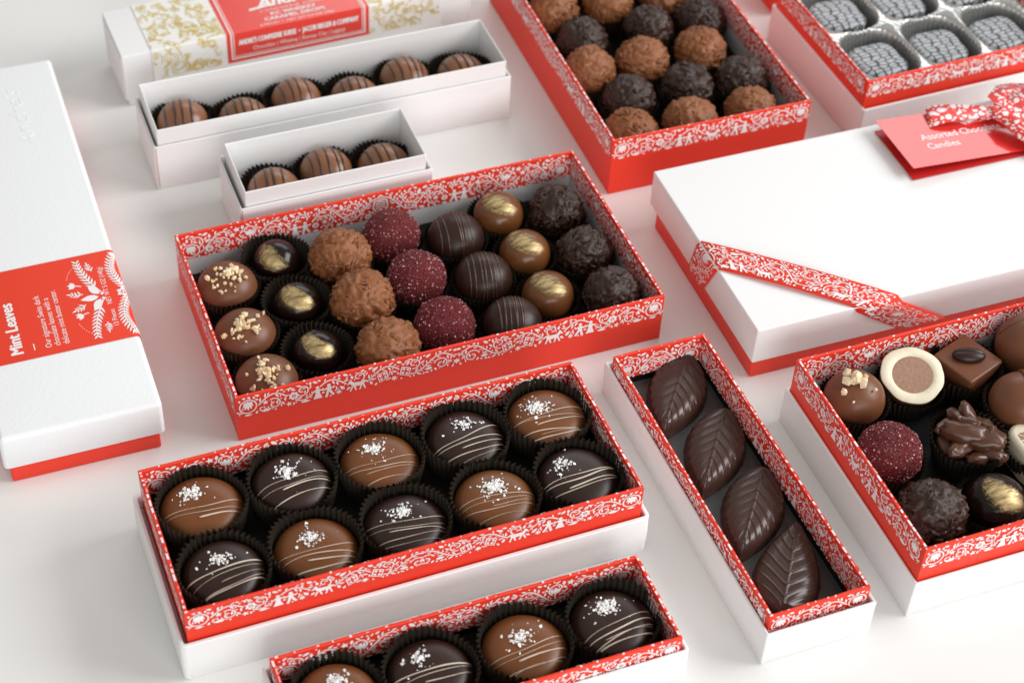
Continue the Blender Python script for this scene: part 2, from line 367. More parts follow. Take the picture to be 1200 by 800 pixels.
def band(length, h, motifs, seed, vine=True, gap=1):
    rnd = random.Random(seed); gs = .25
    occ = np.zeros((int(length / gs) + 2, int(h / gs) + 1), bool); out = []
    def inside(ps):
        a = np.concatenate(ps); return a[:, 0].min() > .15 and a[:, 0].max() < length + 4 and a[:, 1].min() > .1 and a[:, 1].max() < h - .1
    def put(ps, force=False):
        if not force and not inside(ps): return False
        if not force:
            for p in ps:
                r = raster(p, occ, gs, 0)
                if r is not None and (occ[r[0]] & r[1]).any(): return False
        for p in ps:
            p = p.copy(); p[:, 1] = np.clip(p[:, 1], 0.05, h - .05)
            out.append(p); r = raster(p, occ, gs, gap)
            if r is not None: occ[r[0]] |= r[1]
        return True
    for m in motifs: put(m, True)
    if vine:
        ph = rnd.uniform(0, 6); wl = 4.3
        vy = lambda x: h * .5 + h * .33 * math.sin(x / wl + ph)
        def lay(pts, w):
            run = []
            for x, y in pts + [(-9, -9)]:
                a, b = int(x / gs), int(y / gs)
                if x < 0 or a >= occ.shape[0] or b < 0 or b >= occ.shape[1] or occ[a, b]:
                    if len(run) > 3: put(stroke(run, w), True); lines.append(run)
                    run = []
                else: run.append((x, y))
        lines = []
        lay([(i * .6, vy(i * .6)) for i in range(int(length / .6))], .62)
        k = -1
        while True:   # a scroll curls into every bay of the vine
            k += 1; xc = (math.pi / 2 + k * math.pi - ph) * wl
            if xc > length + 5: break
            if xc < -5: continue
            up = 1 if k % 2 == 0 else -1; r0 = h * .30; cy_ = h * .5 - up * h * .16; pts = []
            for q in range(24):
                t = q / 23; a = -up * (-math.pi * .9 + t * 2.5 * math.pi) + (0 if up > 0 else 0); rr = r0 * (1 - .78 * t)
                pts.append((xc + rr * math.cos(a), cy_ + rr * math.sin(a)))
            lay(pts, .55)
        for run in lines:
            for q in range(1, len(run) - 1):
                (x, y), (x1, y1) = run[q], run[q + 1]; d = math.atan2(y1 - y, x1 - x)
                for sg in (1, -1):
                    for l_ in (2.9, 2.2, 1.5, 1.0):
                        if put(xf([leaf(l_, l_ * .27)], x - sg * .62 * math.sin(d), y + sg * .62 * math.cos(d), d + sg * rnd.uniform(.55, .85))): break
    kinds = [lambda: sprig(4, 8, .6, 3.2, 1.15), lambda: curl(2.3, .8), lambda: sprig(3, 5.5, .55, 2.8, 1.0), lambda: tulip(.8), lambda: xf([star(2.0)], 0, 0), lambda: daisy(2.1),
             lambda: curl(1.5, .7, 1.1, 1.5), lambda: [leaf(4.2, 1.5)], lambda: sprig(2, 3.4, .5, 2.1, .85), lambda: [leaf(3, 1.15)], lambda: [leaf(2.0, .9)], lambda: [leaf(1.3, .75)]]
    tries = [120, 40, 160, 60, 50, 50, 60, 300, 260, 600, 1100, 900]
    k = length / 133
    for kd, n in zip(kinds, tries):
        for _ in range(int(n * k)):
            put(xf(kd(), rnd.uniform(0, length), rnd.uniform(0, h), rnd.uniform(0, 6.28), rnd.uniform(.85, 1.1), rnd.random() < .5))
    return out

PS = 1.25
OUTER = [p * PS for p in band(133 / PS, 16 / PS, [xf(medallion(4.0), 5.4, 6.2), xf(swan(), 13.4, .2, 0, .9), xf([star(1.7)], 13.6, 6.4), xf([leaf(4, 1.0)], 3.4, .9), xf(couple(), 41, .3), xf(hedge(), 48.5, .2, 0, .9), xf(horse(), 57, .2),
                       xf(quilt(), 70, 4.8, -.45, .85), xf(hedge(), 75.5, .3), xf(quilt(), 81, 4.8, .45, .85), xf(daisy(2.6), 27, 6.2), xf([leaf(5, 1.1)], 30, 1.0)], 5)]
INNER = [p * PS for p in band(133 / PS, 21 / PS, [xf(medallion(4.3), 5.6, 5.6), xf(daisy(2.4), 15, 4.6), xf([star(2.0)], 27, 10.4), xf([star(2.0)], 52, 10.6), xf(shield(1.05), 133 / PS, 7.6), xf(couple(), 62, .4), xf(tulip(1.0), 36, 8), xf([star(1.9)], 75, 6)], 9)]

def clip_len(polys, half):
    keep = []
    for p in polys:
        if p[:, 0].min() < half - .05:
            q = p.copy(); q[:, 0] = np.minimum(q[:, 0], half); keep.append(q)
    return keep
def strip_polys(master, length_mm, flipx=False):
    """motifs run from both ends towards the middle, mirrored"""
    h = clip_len(master, length_mm / 2)
    return h + [np.stack([length_mm - p[:, 0], p[:, 1]], 1)[::-1] for p in h]
def rim_polys(length_mm, t_mm, seed, busy):
    rnd = random.Random(seed); out = []; x = 0.3
    while x < length_mm - 1:
        l = rnd.uniform(.8, 4.5) if busy else rnd.uniform(.3, 1.6); sk = rnd.uniform(-.5, .5); y0_ = rnd.choice((.05, .05, .5, .8))
        l = min(l, length_mm - x - .3)
        out.append(np.array([(x, y0_), (x + l, y0_), (min(x + l + sk, length_mm), t_mm - .05), (max(0, x + sk), t_mm - .05)])); x += l + (rnd.uniform(.8, 4.0) if busy else rnd.uniform(3, 16))
    return out

def polys_mesh(polys, fn, name, nrm=(0, 0, 1)):
    v, f, n = [], [], 0
    P = np.concatenate(polys) if polys else np.zeros((0, 2)); Q = fn(P)
    nv = np.array(nrm, float)
    for i, p in enumerate(polys):
        Q[n:n + len(p)] += nv * ((i * 7) % 17) * 7e-6   # layers of ink: no two motifs share a plane
        f.append(tuple(range(n, n + len(p)))); n += len(p)
    me = bpy.data.meshes.new(name); me.from_pydata(Q.tolist(), [], f); me.update(); return me

# ------------------------------------------------------------------ printed tray (a red box with four printed walls)
T = 0.0019
def side_frame(side, L, Wd):
    # returns origin, along, outward, length of the outer face, seen from outside left to right
    if side == 'F': return Vector((-L / 2, -Wd / 2, 0)), Vector((1, 0, 0)), Vector((0, -1, 0)), L
    if side == 'R': return Vector((L / 2, -Wd / 2 + T, 0)), Vector((0, 1, 0)), Vector((1, 0, 0)), Wd - 2 * T
    if side == 'B': return Vector((L / 2, Wd / 2, 0)), Vector((-1, 0, 0)), Vector((0, 1, 0)), L
    return Vector((-L / 2, Wd / 2 - T, 0)), Vector((0, -1, 0)), Vector((-1, 0, 0)), Wd - 2 * T

def printed_tray(b, label, L, Wd, z0, z1, hout, hin, liner, floorm, cu=0.0, cv=0.0, floor_up=0.0):
    root = thing('chocolate_box', label, 'box', at(b, cu, cv, z0), yaw(b))
    H = z1 - z0
    for si, side in enumerate('FRBL'):
        o, al, on, ln = side_frame(side, L, Wd)
        bv = 0.00035
        prof = [(0, 0), (0, H - bv), (-bv, H), (-T + bv, H), (-T, H - bv), (-T, H - hin), (-T, 0)]
        rnd = random.Random(hash((b, side)) % 999)
        n = 9; v, f, mi = [], [], []
        for i in range(n):
            s = ln * i / (n - 1); wob = 0.0 if i in (0, n - 1) else 0.00018 * math.sin(i * 1.7 + si * 2.1 + ord(b))
            for (q, z) in prof: v.append(o + al * s + on * (q + wob * z / H) + Vector((0, 0, z)))
        m = len(prof)
        for i in range(n - 1):
            for k in range(m):
                a, c = i * m + k, i * m + (k + 1) % m
                f.append((a, a + m, c + m, c)); mi.append(1 if k == 5 else 0)
        f.append(tuple(range(m))); mi.append(0); f.append(tuple((n - 1) * m + k for k in range(m))[::-1]); mi.append(0)
        me = mesh('wall', v, f); me.materials.append(M['red']); me.materials.append(liner); me.polygons.foreach_set('material_index', mi)
        w = obj('wall', me, None, root)
        # print, outside / inside / rim
        e = 0.00022
        def mp(nrm, ztop, hh, sc, inner):
            def fn(P):
                s = P[:, 0] / 1000; y = P[:, 1] / 1000 * sc
                z = ztop - hh + y
                return np.array(o)[None] + np.outer(s, np.array(al)) + np.array(on)[None] * nrm + np.outer(z, [0, 0, 1])
            return fn
        po = strip_polys(OUTER, ln * 1000)
        obj('printed_pattern', polys_mesh(po, mp(e + .00018, H - .0002, hout, hout / .016, False), 'printed_pattern', on), M['print'], w)
        lin = ln - (2 * T if side in 'FB' else 0); off = T if side in 'FB' else 0
        pi_ = [p + [off * 1000, 0] for p in strip_polys(INNER, lin * 1000)]
        pi_ = [p[::-1] for p in pi_]
        obj('printed_lining', polys_mesh(pi_, mp(-T - e - .00018, H - .0003, hin, hin / .021, True), 'printed_lining', -on), M['print'], w)
        pr = rim_polys(ln * 1000, T * 1000 - .7, ord(side) + ord(b), side in 'LR')
        def rim(P): return np.array(o)[None] + np.outer(P[:, 0] / 1000, np.array(al)) - np.outer(P[:, 1] / 1000 + .00035, np.array(on)) + np.array([[0, 0, H + .00008]])
        obj('printed_rim', polys_mesh(pr, rim, 'printed_rim'), M['print'], w)
    fl = rbox(-L / 2 + T + .0003, L / 2 - T - .0003, -Wd / 2 + T + .0003, Wd / 2 - T - .0003, 0.0002, 0.0018 + floor_up, 0)
    obj('floor_panel', fl, floorm, root)
    return root

# ------------------------------------------------------------------ white lids (open side up, under the trays) and closed boxes
def rr_loop(L, Wd, r, z, seg=5):
    out = []
    for cx, cy, a0 in ((1, 1, 0), (-1, 1, 90), (-1, -1, 180), (1, -1, 270)):
        for k in range(seg + 1):
            a = R(a0 + 90 * k / seg); out.append((cx * (L / 2 - r) + r * math.cos(a), cy * (Wd / 2 - r) + r * math.sin(a), z))
    return out
def loft(loops, cap0=True, cap1=True):
    n = len(loops[0]); v = [p for l in loops for p in l]; f = []
    for i in range(len(loops) - 1):
        for k in range(n): f.append((i * n + k, i * n + (k + 1) % n, (i + 1) * n + (k + 1) % n, (i + 1) * n + k))
    if cap0: f.append(tuple(range(n))[::-1])
    if cap1: f.append(tuple((len(loops) - 1) * n + k for k in range(n)))
    return v, f
def shade_auto(me, ang=40):
    bm = bmesh.new(); bm.from_mesh(me)
    for fc in bm.faces: fc.smooth = True
    for e in bm.edges:
        if len(e.link_faces) == 2 and e.calc_face_angle(0) > R(ang): e.smooth = False
    bm.to_mesh(me); bm.free()
def open_lid(b, name, label, cat, L, Wd, z1, m, r=0.0012, t=0.0022, cu=0, cv=0, z0=0.0, floor=0.0016, bulge=0.0):
    root = thing(name, label, cat, at(b, cu, cv, z0), yaw(b)); H = z1 - z0; q = .0005
    loops = [rr_loop(L - .001, Wd - .001, r, 0.0), rr_loop(L, Wd, r, .0006), rr_loop(L + bulge, Wd + bulge, r, H * .5), rr_loop(L, Wd, r, H - q), rr_loop(L - 2 * q, Wd - 2 * q, max(r - q, .0002), H),
             rr_loop(L - 2 * t + 2 * q, Wd - 2 * t + 2 * q, max(r - t + q, .0002), H), rr_loop(L - 2 * t, Wd - 2 * t, max(r - t, .0002), H - q), rr_loop(L - 2 * t, Wd - 2 * t, max(r - t, .0002), floor + .0002)]
    v, f = loft(loops, False, False); me = mesh('side_wall', v, f); shade_auto(me); obj('side_wall', me, m, root)
    fl = rbox(-L / 2 + t + .0004, L / 2 - t - .0004, -Wd / 2 + t + .0004, Wd / 2 - t - .0004, .0002, floor, 0); obj('floor_panel', fl, m, root)
    return root
def closed_slab(L, Wd, z0, z1, r, e):
    loops = [rr_loop(L - .0006, Wd - .0006, r, z0), rr_loop(L, Wd, r, z0 + .0004), rr_loop(L, Wd, r, z1 - e)]
    for k in range(1, 5):
        a = R(90 * k / 4); loops.append(rr_loop(L - 2 * e * (1 - math.cos(a)), Wd - 2 * e * (1 - math.cos(a)), max(r - e * (1 - math.cos(a)), .0003), z1 - e + e * math.sin(a)))
    v, f = loft(loops); me = mesh('slab', v, f); shade_auto(me); return me

# text ---------------------------------------------------------------
def text_mesh(s, origin, xdir, ydir, length, height, bold=0.0, shear=0.0, align='L', lift=0.0, thick=0.0, spacing=1.0):
    cu = bpy.data.curves.new('lettering', 'FONT'); cu.body = s; cu.size = 1; cu.offset = bold; cu.shear = shear; cu.resolution_u = 3; cu.space_character = spacing
    cu.extrude = thick
    o = bpy.data.objects.new('lettering_tmp', cu); COL.objects.link(o); bpy.context.view_layer.update()
    dg = bpy.context.evaluated_depsgraph_get(); me = bpy.data.meshes.new_from_object(o.evaluated_get(dg))
    COL.objects.unlink(o); bpy.data.objects.remove(o); bpy.data.curves.remove(cu)
    co = np.empty(len(me.vertices) * 3); me.vertices.foreach_get('co', co); co = co.reshape(-1, 3)
    w = co[:, 0].max() - co[:, 0].min(); sx = length / w; sy = height / 0.70
    x = (co[:, 0] - co[:, 0].min()) * sx; y = co[:, 1] * sy
    if align == 'C': x -= length / 2
    X, Y = np.array(xdir, float), np.array(ydir, float); N = np.cross(X, Y)
    zz = co[:, 2] * sy
    P = np.array(origin)[None] + np.outer(x, X) + np.outer(y, Y) + np.outer(zz + lift, N)
    me.vertices.foreach_set('co', P.reshape(-1)); me.update(); return me
def lettering(s, parent, m, **k):
    b = k.pop('bold', 0); me = text_mesh(s, **k)
    if b > .01:
        n = len(me.vertices); co = np.empty(n * 3); me.vertices.foreach_get('co', co); co = co.reshape(-1, 3)
        X, Y = np.array(k['xdir'], float), np.array(k['ydir'], float); N = np.cross(X, Y); w = k['height'] * .055; F = [tuple(p.vertices) for p in me.polygons]
        V, FF = [], []
        for i, (dx, dy) in enumerate(((-1, 0), (1, 0), (0, .6), (0, -.6))):
            V.append(co + X * dx * w + Y * dy * w + N * i * 1.5e-5); FF += [tuple(q + i * n for q in f) for f in F]
        me = mesh('lettering', np.concatenate(V).tolist(), FF)
    return obj('lettering', me, m, parent)

# ================================================================== TABLE
tb = obj('table_top', rbox(-1.3, 1.7, -0.3, 2.3, -0.03, 0.0, 0.002), M['table']); tb['kind'] = 'structure'

# ================================================================== OPEN PRINTED BOXES
Z_C, Z_F, Z_I, Z_J, Z_K, Z_L, Z_G = 0.0, 0.0, 0.0185, 0.0022, 0.0022, 0.0172, 0.0215
printed_tray('C', 'large red printed box holding twenty-one assorted truffles, standing directly on the table', .2661, .1465, 0.0003, .0358, .0165, .0205, M['liner'], M['darkliner'])
FW = .235
printed_tray('F', 'tall red printed box filled with shaggy milk and dark truffles', .1434, FW, 0.0003, .0452, .0160, .0205, M['liner'], M['darkliner'], 0, -.05 + FW / 2, floor_up=.008)
printed_tray('I', 'red printed tray of ten salted caramels nested in a white lid', .2511, .1005, Z_I, .0503, .0140, .0200, M['darkliner'], M['darkliner'], floor_up=.0063)
printed_tray('J', 'narrow red printed tray with a single line of salted caramels', .2011, .0570, Z_J, .0334, .0145, .0200, M['darkliner'], M['darkliner'], floor_up=.0050)
printed_tray('K', 'slim red printed tray holding four chocolate leaves', .0586, .1994, Z_K, .0336, .0150, .0200, M['darkliner'], M['greyfloor'], floor_up=.005)
LL = .2661
printed_tray('L', 'red printed tray of assorted chocolates including a cut-open white truffle', LL, .1463, Z_L, .0526, .0160, .0205, M['liner'], M['darkliner'], -.0989 + LL / 2, 0)
printed_tray('G', 'red printed tray with silver cells of knit-patterned chocolates', .158, .1258, Z_G, .0530, .0140, .0190, M['liner'], M['liner'], -.0203, 0)

open_lid('I', 'box_lid', 'white rounded lid underneath the tray of ten salted caramels', 'box lid', .2605, .1077, .0282, M['white'], r=.0035, t=.0024, floor=.018, bulge=.0006)
open_lid('J', 'box_lid', 'white rounded lid underneath the single line of salted caramels', 'box lid', .2090, .0626, .0243, M['white'], r=.003, t=.0020, bulge=.0005)
open_lid('K', 'box_lid', 'white lid underneath the tray of four chocolate leaves', 'box lid', .0644, .2089, .0249, M['white'], r=.0010, t=.0018)
open_lid('L', 'box_lid', 'white lid underneath the tray of assorted chocolates', 'box lid', LL + .0044, .1514, .0276, M['white'], r=.0010, t=.0018, cu=-.1011 + (LL + .0044) / 2, floor=.0168)
open_lid('G', 'box_lid', 'white lid underneath the silver-celled tray', 'box lid', .163, .1328, .0315, M['white'], r=.0015, t=.0018, cu=-.0192, floor=.021)

# stray red box behind the silver-celled tray
rb = thing('red_box', 'plain red box partly hidden behind the silver-celled tray', 'box', (0.254, 1.205, 0), R(21))
obj('body', rbox(-.040, .040, -.030, .030, .0003, .036, .0008), M['red'], rb)
obj('lid_panel', rbox(-.0408, .0408, -.0308, .0308, .0362, .0405, .0008), M['white'], rb)

# ================================================================== WHITE CARD BOXES OF STRIPED TRUFFLES
def card_box(b, Li, Wi, Lo, Wo, zm, zt, l1, l2, zf):
    open_lid(b, 'card_tray', l1, 'box', Li, Wi, zt, M['white'], r=.0006, t=.0010, z0=.0022, floor=zf - .0022)
    o = open_lid(b, 'card_sleeve_box', l2, 'box', Lo, Wo, zm, M['white'], r=.0005, t=.0010, floor=.0016)
    # folded flap seam down the near corner
    obj('corner_flap', rbox(-Lo / 2 - .0006, -Lo / 2 - .0001, -Wo / 2 + .0004, Wo / 2 - .004, .001, zm - .0008, .0002), M['white'], o)
    obj('fold_edge', rbox(-Lo / 2 + .0006, -Lo / 2 + .0012, -Wo / 2 - .00035, -Wo / 2 - .0001, .002, zm - .001, 0), M['edge'], o)
card_box('D', .2428, .0520, .2488, .0568, .0357, .0472, 'long open white card tray of six striped truffles', 'long white card box that the six-truffle tray is pushed into', .008)
card_box('E', .1199, .0512, .1274, .0560, .0372, .0481, 'short open white card tray of three striped truffles', 'short white card box that the three-truffle tray is pushed into', .008)

# ================================================================== CLOSED BOXES
# linen box with the red band
A = thing('gift_box', 'closed white linen-textured box with a red leaf-printed label band', 'box', at('A', 0, 0), yaw('A'))
aL, aW, aZ = .0918, .3418, .0374
obj('lid', closed_slab(aL, aW, .0134, aZ, .0030, .0030), M['lidtex'], A)
obj('base', closed_slab(.0854, .3379, .0003, .0160, .0012, .0006), M['red'], A)
# label band follows lid profile on the top and over the right edge
e = .0003
def band_profile():
    pts = [(-aL / 2 - e, .0150), (-aL / 2 - e, aZ - .003)]
    for k in range(1, 5):
        a = R(90 * k / 4); pts.append((-aL / 2 + .003 - (.003 + e) * math.cos(a), aZ - .003 + (.003 + e) * math.sin(a)))
    for k in range(0, 5):
        a = R(90 - 90 * k / 4); pts.append((aL / 2 - .003 + (.003 + e) * math.cos(a), aZ - .003 + (.003 + e) * math.sin(a)))
    return pts + [(aL / 2 + e, .0150)]
bp_ = band_profile(); v0, v1 = -.1137, -.0348
vv, ff = [], []
for (x, z) in bp_: vv += [(x, v0, z), (x, v1, z)]
for i in range(len(bp_) - 1): ff.append((2 * i, 2 * i + 2, 2 * i + 3, 2 * i + 1))
lb = mesh('label_band', vv, [q[::-1] if False else q for q in ff]); lb.polygons.foreach_set('use_smooth', [True] * len(lb.polygons)); LB = obj('label_band', lb, M['labelmatte'], A)
zt_ = aZ + e + .00012
tk = dict(xdir=(0, 1, 0), ydir=(-1, 0, 0))
lettering('Mint Leaves', LB, M['print'], origin=(-.0206, -.1075, zt_), length=.0435, height=.0072, bold=.012, **tk)
lettering('Our signature Swiss dark', LB, M['print'], origin=(-.0042, -.1075, zt_), length=.0452, height=.0036, bold=.004, **tk)
lettering('chocolate leaves with a', LB, M['print'], origin=(.0008, -.1075, zt_), length=.0415, height=.0036, bold=.004, **tk)
lettering('delicate mint butter center.', LB, M['print'], origin=(.0060, -.1075, zt_), length=.0470, height=.0036, bold=.004, **tk)
lettering('NET WT 5 OZ (140g)', LB, M['print'], origin=(.0362, -.0822, zt_), length=.0330, height=.0030, bold=.004, **tk)
lettering('13 Pieces', LB, M['print'], origin=(.0362, -.1015, zt_), length=.0142, height=.0030, bold=.004, **tk)
obj('dash_mark', mesh('dash', [(-.0144, -.1072, zt_), (-.0138, -.1072, zt_), (-.0138, -.1018, zt_), (-.0144, -.1018, zt_)], [(0, 1, 2, 3)]), M['print'], LB)
# botanical ornament: motif in mm, x along +v of the box, y along -u
def botanical():
    o = xf([leaf(11.5, 4.0)], 35, 3.2, math.pi / 2)
    for sg in (1, -1):
        o += xf([leaf(10.5, 4.0)], 35 + 2.2 * sg, 2.4, math.pi / 2 - sg * 1.0)
        pts = [(35 + sg * (3.5 + 29 * t), 1.2 + 9.5 * math.sin(t * 1.5)) for t in np.linspace(0, 1, 11)]
        o += stroke(pts, .9, .5)
        for i in range(2, 11):
            x, y = pts[i]; t = i / 10; d = math.atan2(y - pts[i - 1][1], x - pts[i - 1][0])
            o += xf([leaf(6.6 - 2.6 * t, 1.05)], x, y, d + .72) + xf([leaf(6.0 - 2.6 * t, 1.0)], x, y, d - .72)
        o += xf(tulip(1.15), 35 + sg * 13, 15.6, -sg * .3)
        o += xf(sprig(3, 6.5, .6, 4.4, .95), 35 + sg * 4.6, 12.2, math.pi / 2 - sg * .35)
        o += xf(sprig(3, 6, .6, 3.6, .9), 35 + sg * 23, 2.8, (0 if sg > 0 else math.pi) + sg * .15)
        o += xf([leaf(3.2, 1.4)], 35 + sg * .9, 1.3, -math.pi / 2 + sg * 1.1)
        for k in range(7): o += xf([circle(.34, 5)], 35 + sg * (20 + 1.6 * k), 19.3 - .35 * k - .1 * k * k)
    return o
def orn_map(P): return np.stack([.0328 - P[:, 1] / 1000 * .96, -.0742 + (P[:, 0] - 35) / 1000, np.full(len(P), zt_)], 1)
obj('printed_ornament', polys_mesh(botanical(), orn_map, 'printed_ornament'), M['print'], LB)
# border sprigs that run over the rounded edge on to the side
def wrap_u(P):
    # y in mm measured along the band profile from u=.0385 outwards
    out = []
    for x, y in P:
        s = y / 1000; u0 = aL / 2 - .003; flat = u0 - .0385; rr = .003 + e + .00012
        if s < flat: u, z = .0385 + s, aZ + e + .00012
        elif s < flat + rr * math.pi / 2:
            a = (s - flat) / rr; u, z = u0 + rr * math.sin(a), aZ - .003 + rr * math.cos(a)
        else: u, z = u0 + rr, aZ - .003 - (s - flat - rr * math.pi / 2)
        out.append((u, -.0742 + x / 1000, z))
    return np.array(out)
side = []
for sg in (1, -1):
    pts = [(sg * (2 + 31 * t), 9 - 6.5 * math.sin(t * 2.6)) for t in np.linspace(0, 1, 14)]
    side += stroke(pts, .9, .6)
    for i in range(1, 14):
        d = math.atan2(pts[i][1] - pts[i - 1][1], pts[i][0] - pts[i - 1][0])
        side += xf([leaf(5.0, 1.0)], pts[i][0], pts[i][1], d + .8) + xf([leaf(4.6, 1.0)], pts[i][0], pts[i][1], d - .8)
    side += xf(tulip(1.1), sg * 33, 7, -sg * 1.3)
    side += xf(sprig(4, 9, .7, 4, 1.3), sg * 6, 15, sg * .2 if sg > 0 else math.pi)
side += xf(daisy(4.2, 6), 0, 6.0)
obj('printed_border', polys_mesh(side, wrap_u, 'printed_border', (.7, 0, .7)), M['print'], LB)
# blind-embossed signature
obj('embossed_signature', text_mesh("Andre's", origin=(.0215, .0790, aZ + .00002), xdir=(-.05, .998, 0), ydir=(-.998, -.05, 0), length=.066, height=.0105, shear=.35, thick=.010), M['lidtex'], A)

# whiskey caramel box with gold sleeve
B = thing('gift_box', 'closed white card box in a gold-patterned sleeve with red label', 'box', at('B', 0, 0), yaw('B'))
bL, bW, bZ = .2570, .0560, .0431
obj('lid', closed_slab(bL, bW, .0060, bZ, .0008, .0006), M['white'], B)
obj('base', closed_slab(bL - .004, bW - .003, .0003, .0100, .0008, .0004), M['white'], B)
obj('corner_flap', rbox(-bL / 2 - .0006, -bL / 2 - .0001, -bW / 2 + .0006, bW / 2 - .004, .0075, bZ - .0014, .0002), M['white'], B)
sl = rbox(-.1080, .1050, -bW / 2 - .0006, bW / 2 + .0006, .0065, bZ + .0006, .0006, 2); SL = obj('sleeve', sl, M['sleeve'], B)
zb, fb = bZ + .0006 + .00015, -bW / 2 - .0006 - .00015
def fold_mesh(u0, u1, vback, zlow, lift, name):
    v = [(u0, vback, zb + lift), (u1, vback, zb + lift), (u1, fb + .0002 - lift, zb + lift), (u0, fb + .0002 - lift, zb + lift), (u1, fb - lift, zb - .0003), (u0, fb - lift, zb - .0003), (u1, fb - lift, zlow), (u0, fb - lift, zlow)]
    return mesh(name, v, [(3, 2, 1, 0)[::-1], (5, 4, 2, 3), (7, 6, 4, 5)])
RL = obj('red_label', fold_mesh(-.0545, .0500, bW / 2, bZ - .0235, 0.0, 'red_label'), M['labelred'], SL)
for k, (d, w) in enumerate(((.0028, .0010), (.0048, .0005))):
    for x0, x1 in ((-.0545 + d, -.0545 + d + w), (.0500 - d - w, .0500 - d)):
        obj('border_line', fold_mesh(x0, x1, bW / 2, bZ - .0235 + d, .00012, 'border_line'), M['print'], RL)
    zz = bZ - .0235 + d
    obj('border_line', mesh('border_line', [(-.0545 + d, fb - .00025, zz), (.05 - d, fb - .00025, zz), (.05 - d, fb - .00025, zz + w), (-.0545 + d, fb - .00025, zz + w)], [(0, 1, 2, 3)]), M['print'], RL)
gk = dict(xdir=(1, 0, 0), ydir=(0, 1, 0), align='C')
lettering("Andre's", RL, M['print'], origin=(-.0010, -.0055, zb + .0002), length=.0460, height=.0120, bold=.03, shear=.25, **gk)
obj('logo_stroke', mesh('logo_stroke', [(-.0310, -.0070, zb + .00025), (-.0160, -.0052, zb + .00025), (-.0160, -.0028, zb + .00025), (-.0310, -.0045, zb + .00025)], [(0, 1, 2, 3)]), M['print'], RL)
lettering('CONFISERIE SUISSE', RL, M['print'], origin=(-.0010, -.0110, zb + .0002), length=.0470, height=.0024, spacing=1.3, **gk)
lettering('KC WHISKEY', RL, M['print'], origin=(-.0015, -.0165, zb + .0002), length=.0330, height=.0036, bold=.03, **gk)
lettering('CARAMEL DROPS', RL, M['print'], origin=(-.0020, -.0218, zb + .0002), length=.0440, height=.0036, bold=.03, **gk)
lettering('6 PIECES  •  NET WT 2.4 OZ (68g)', RL, M['print'], origin=(-.0020, -.0268, zb + .0002), length=.0540, height=.0022, **gk)
fk = dict(xdir=(1, 0, 0), ydir=(0, 0, 1), align='C')
lettering("ANDRE'S CONFISERIE SUISSE  •  JACOB RIEGER & COMPANY", RL, M['print'], origin=(-.0020, fb - .0002, bZ - .0096), length=.0880, height=.0042, bold=.015, **fk)
lettering('Chocolate | Whiskey | Kansas City | Legacy', RL, M['print'], origin=(-.0020, fb - .0002, bZ - .0158), length=.0680, height=.0034, bold=.006, **fk)
def gold_print(u0, u1, seed):
    rnd = random.Random(seed); Lm = (u1 - u0) * 1000; g = []
    for k in range(34):
        x, y, r = rnd.uniform(0, Lm), rnd.uniform(2, 78), rnd.choice((2.2, 3.0, 4.2, 6.0))
        a0 = rnd.uniform(0, 6.28); sp = rnd.uniform(2.5, 6.28)
        g += xf(stroke([(r * math.cos(t), r * math.sin(t)) for t in np.linspace(a0, a0 + sp, 18)], .42), x, y)
        if k % 2: g += xf(stroke([(.7 * r * math.cos(t), .7 * r * math.sin(t)) for t in np.linspace(a0, a0 + sp, 16)], .36), x, y)
    for k in range(60): g += xf(curl(rnd.uniform(1.3, 3.2), .42), rnd.uniform(0, Lm), rnd.uniform(0, 80), rnd.uniform(0, 6.28))
    for k in range(46): g += xf(sprig(4, rnd.uniform(6, 11), .36, 2.2, .6, rnd.uniform(-2.5, 2.5)), rnd.uniform(0, Lm), rnd.uniform(0, 80), rnd.uniform(0, 6.28))
    for k in range(22): g += xf([leaf(2.6, 1.3)], rnd.uniform(0, Lm), rnd.uniform(0, 80), rnd.uniform(0, 6.28))
    g = [np.stack([np.clip(p[:, 0], .3, Lm - .3), np.clip(p[:, 1], .2, 79.5)], 1) for p in g]
    g = [p for p in g if np.ptp(p[:, 0]) > .05 and np.ptp(p[:, 1]) > .05]
    def fn(P):
        q = []
        for x, y in P:
            s = y / 1000; d = .0565
            if s < .024: q.append((u0 + x / 1000, fb - .00005, zb - .0245 + s))
            else: q.append((u0 + x / 1000, min(fb + .0003 + (s - .024), bW / 2), zb + .00005))
        return np.array(q)
    return polys_mesh(g, fn, 'gold_print', (0, -.7, .7))
obj('gold_print', gold_print(-.1075, -.0550, 3), M['goldink'], SL)
obj('gold_print', gold_print(.0505, .1045, 4), M['goldink'], SL)

# white box tied with printed ribbon
HL = .2726; hu = -.1016 + HL / 2
Hb = thing('gift_box', 'closed smooth white box on a red base, tied with printed ribbon', 'box', at('H', hu, 0), yaw('H'))
hW, hZ = .1533, .0447
obj('lid', closed_slab(HL, hW, .0182, hZ, .0010, .0009), M['white'], Hb)
obj('base', closed_slab(HL - .0064, .1435, .0003, .0210, .0008, .0004), M['red'], Hb)

RB = thing('ribbon', 'red and white printed ribbon crossing the corner of the white box, with bow', 'ribbon', at('H', hu, 0), yaw('H'))
def uvh(u): return u - hu
# band : left face -> top -> front face, in the box's local frame
eh = .0007
xl, yf, zt2 = -HL / 2 - eh, -hW / 2 - eh, hZ + eh
upper = [(xl, .0060, .0175), (xl, .0060 + .000, hZ - .004), (xl + .0015, .0060, zt2 - .0003), (uvh(-.0072), yf + .0015, zt2 - .0001), (uvh(-.0055), yf, hZ - .004), (uvh(.0225), yf, .0175)]
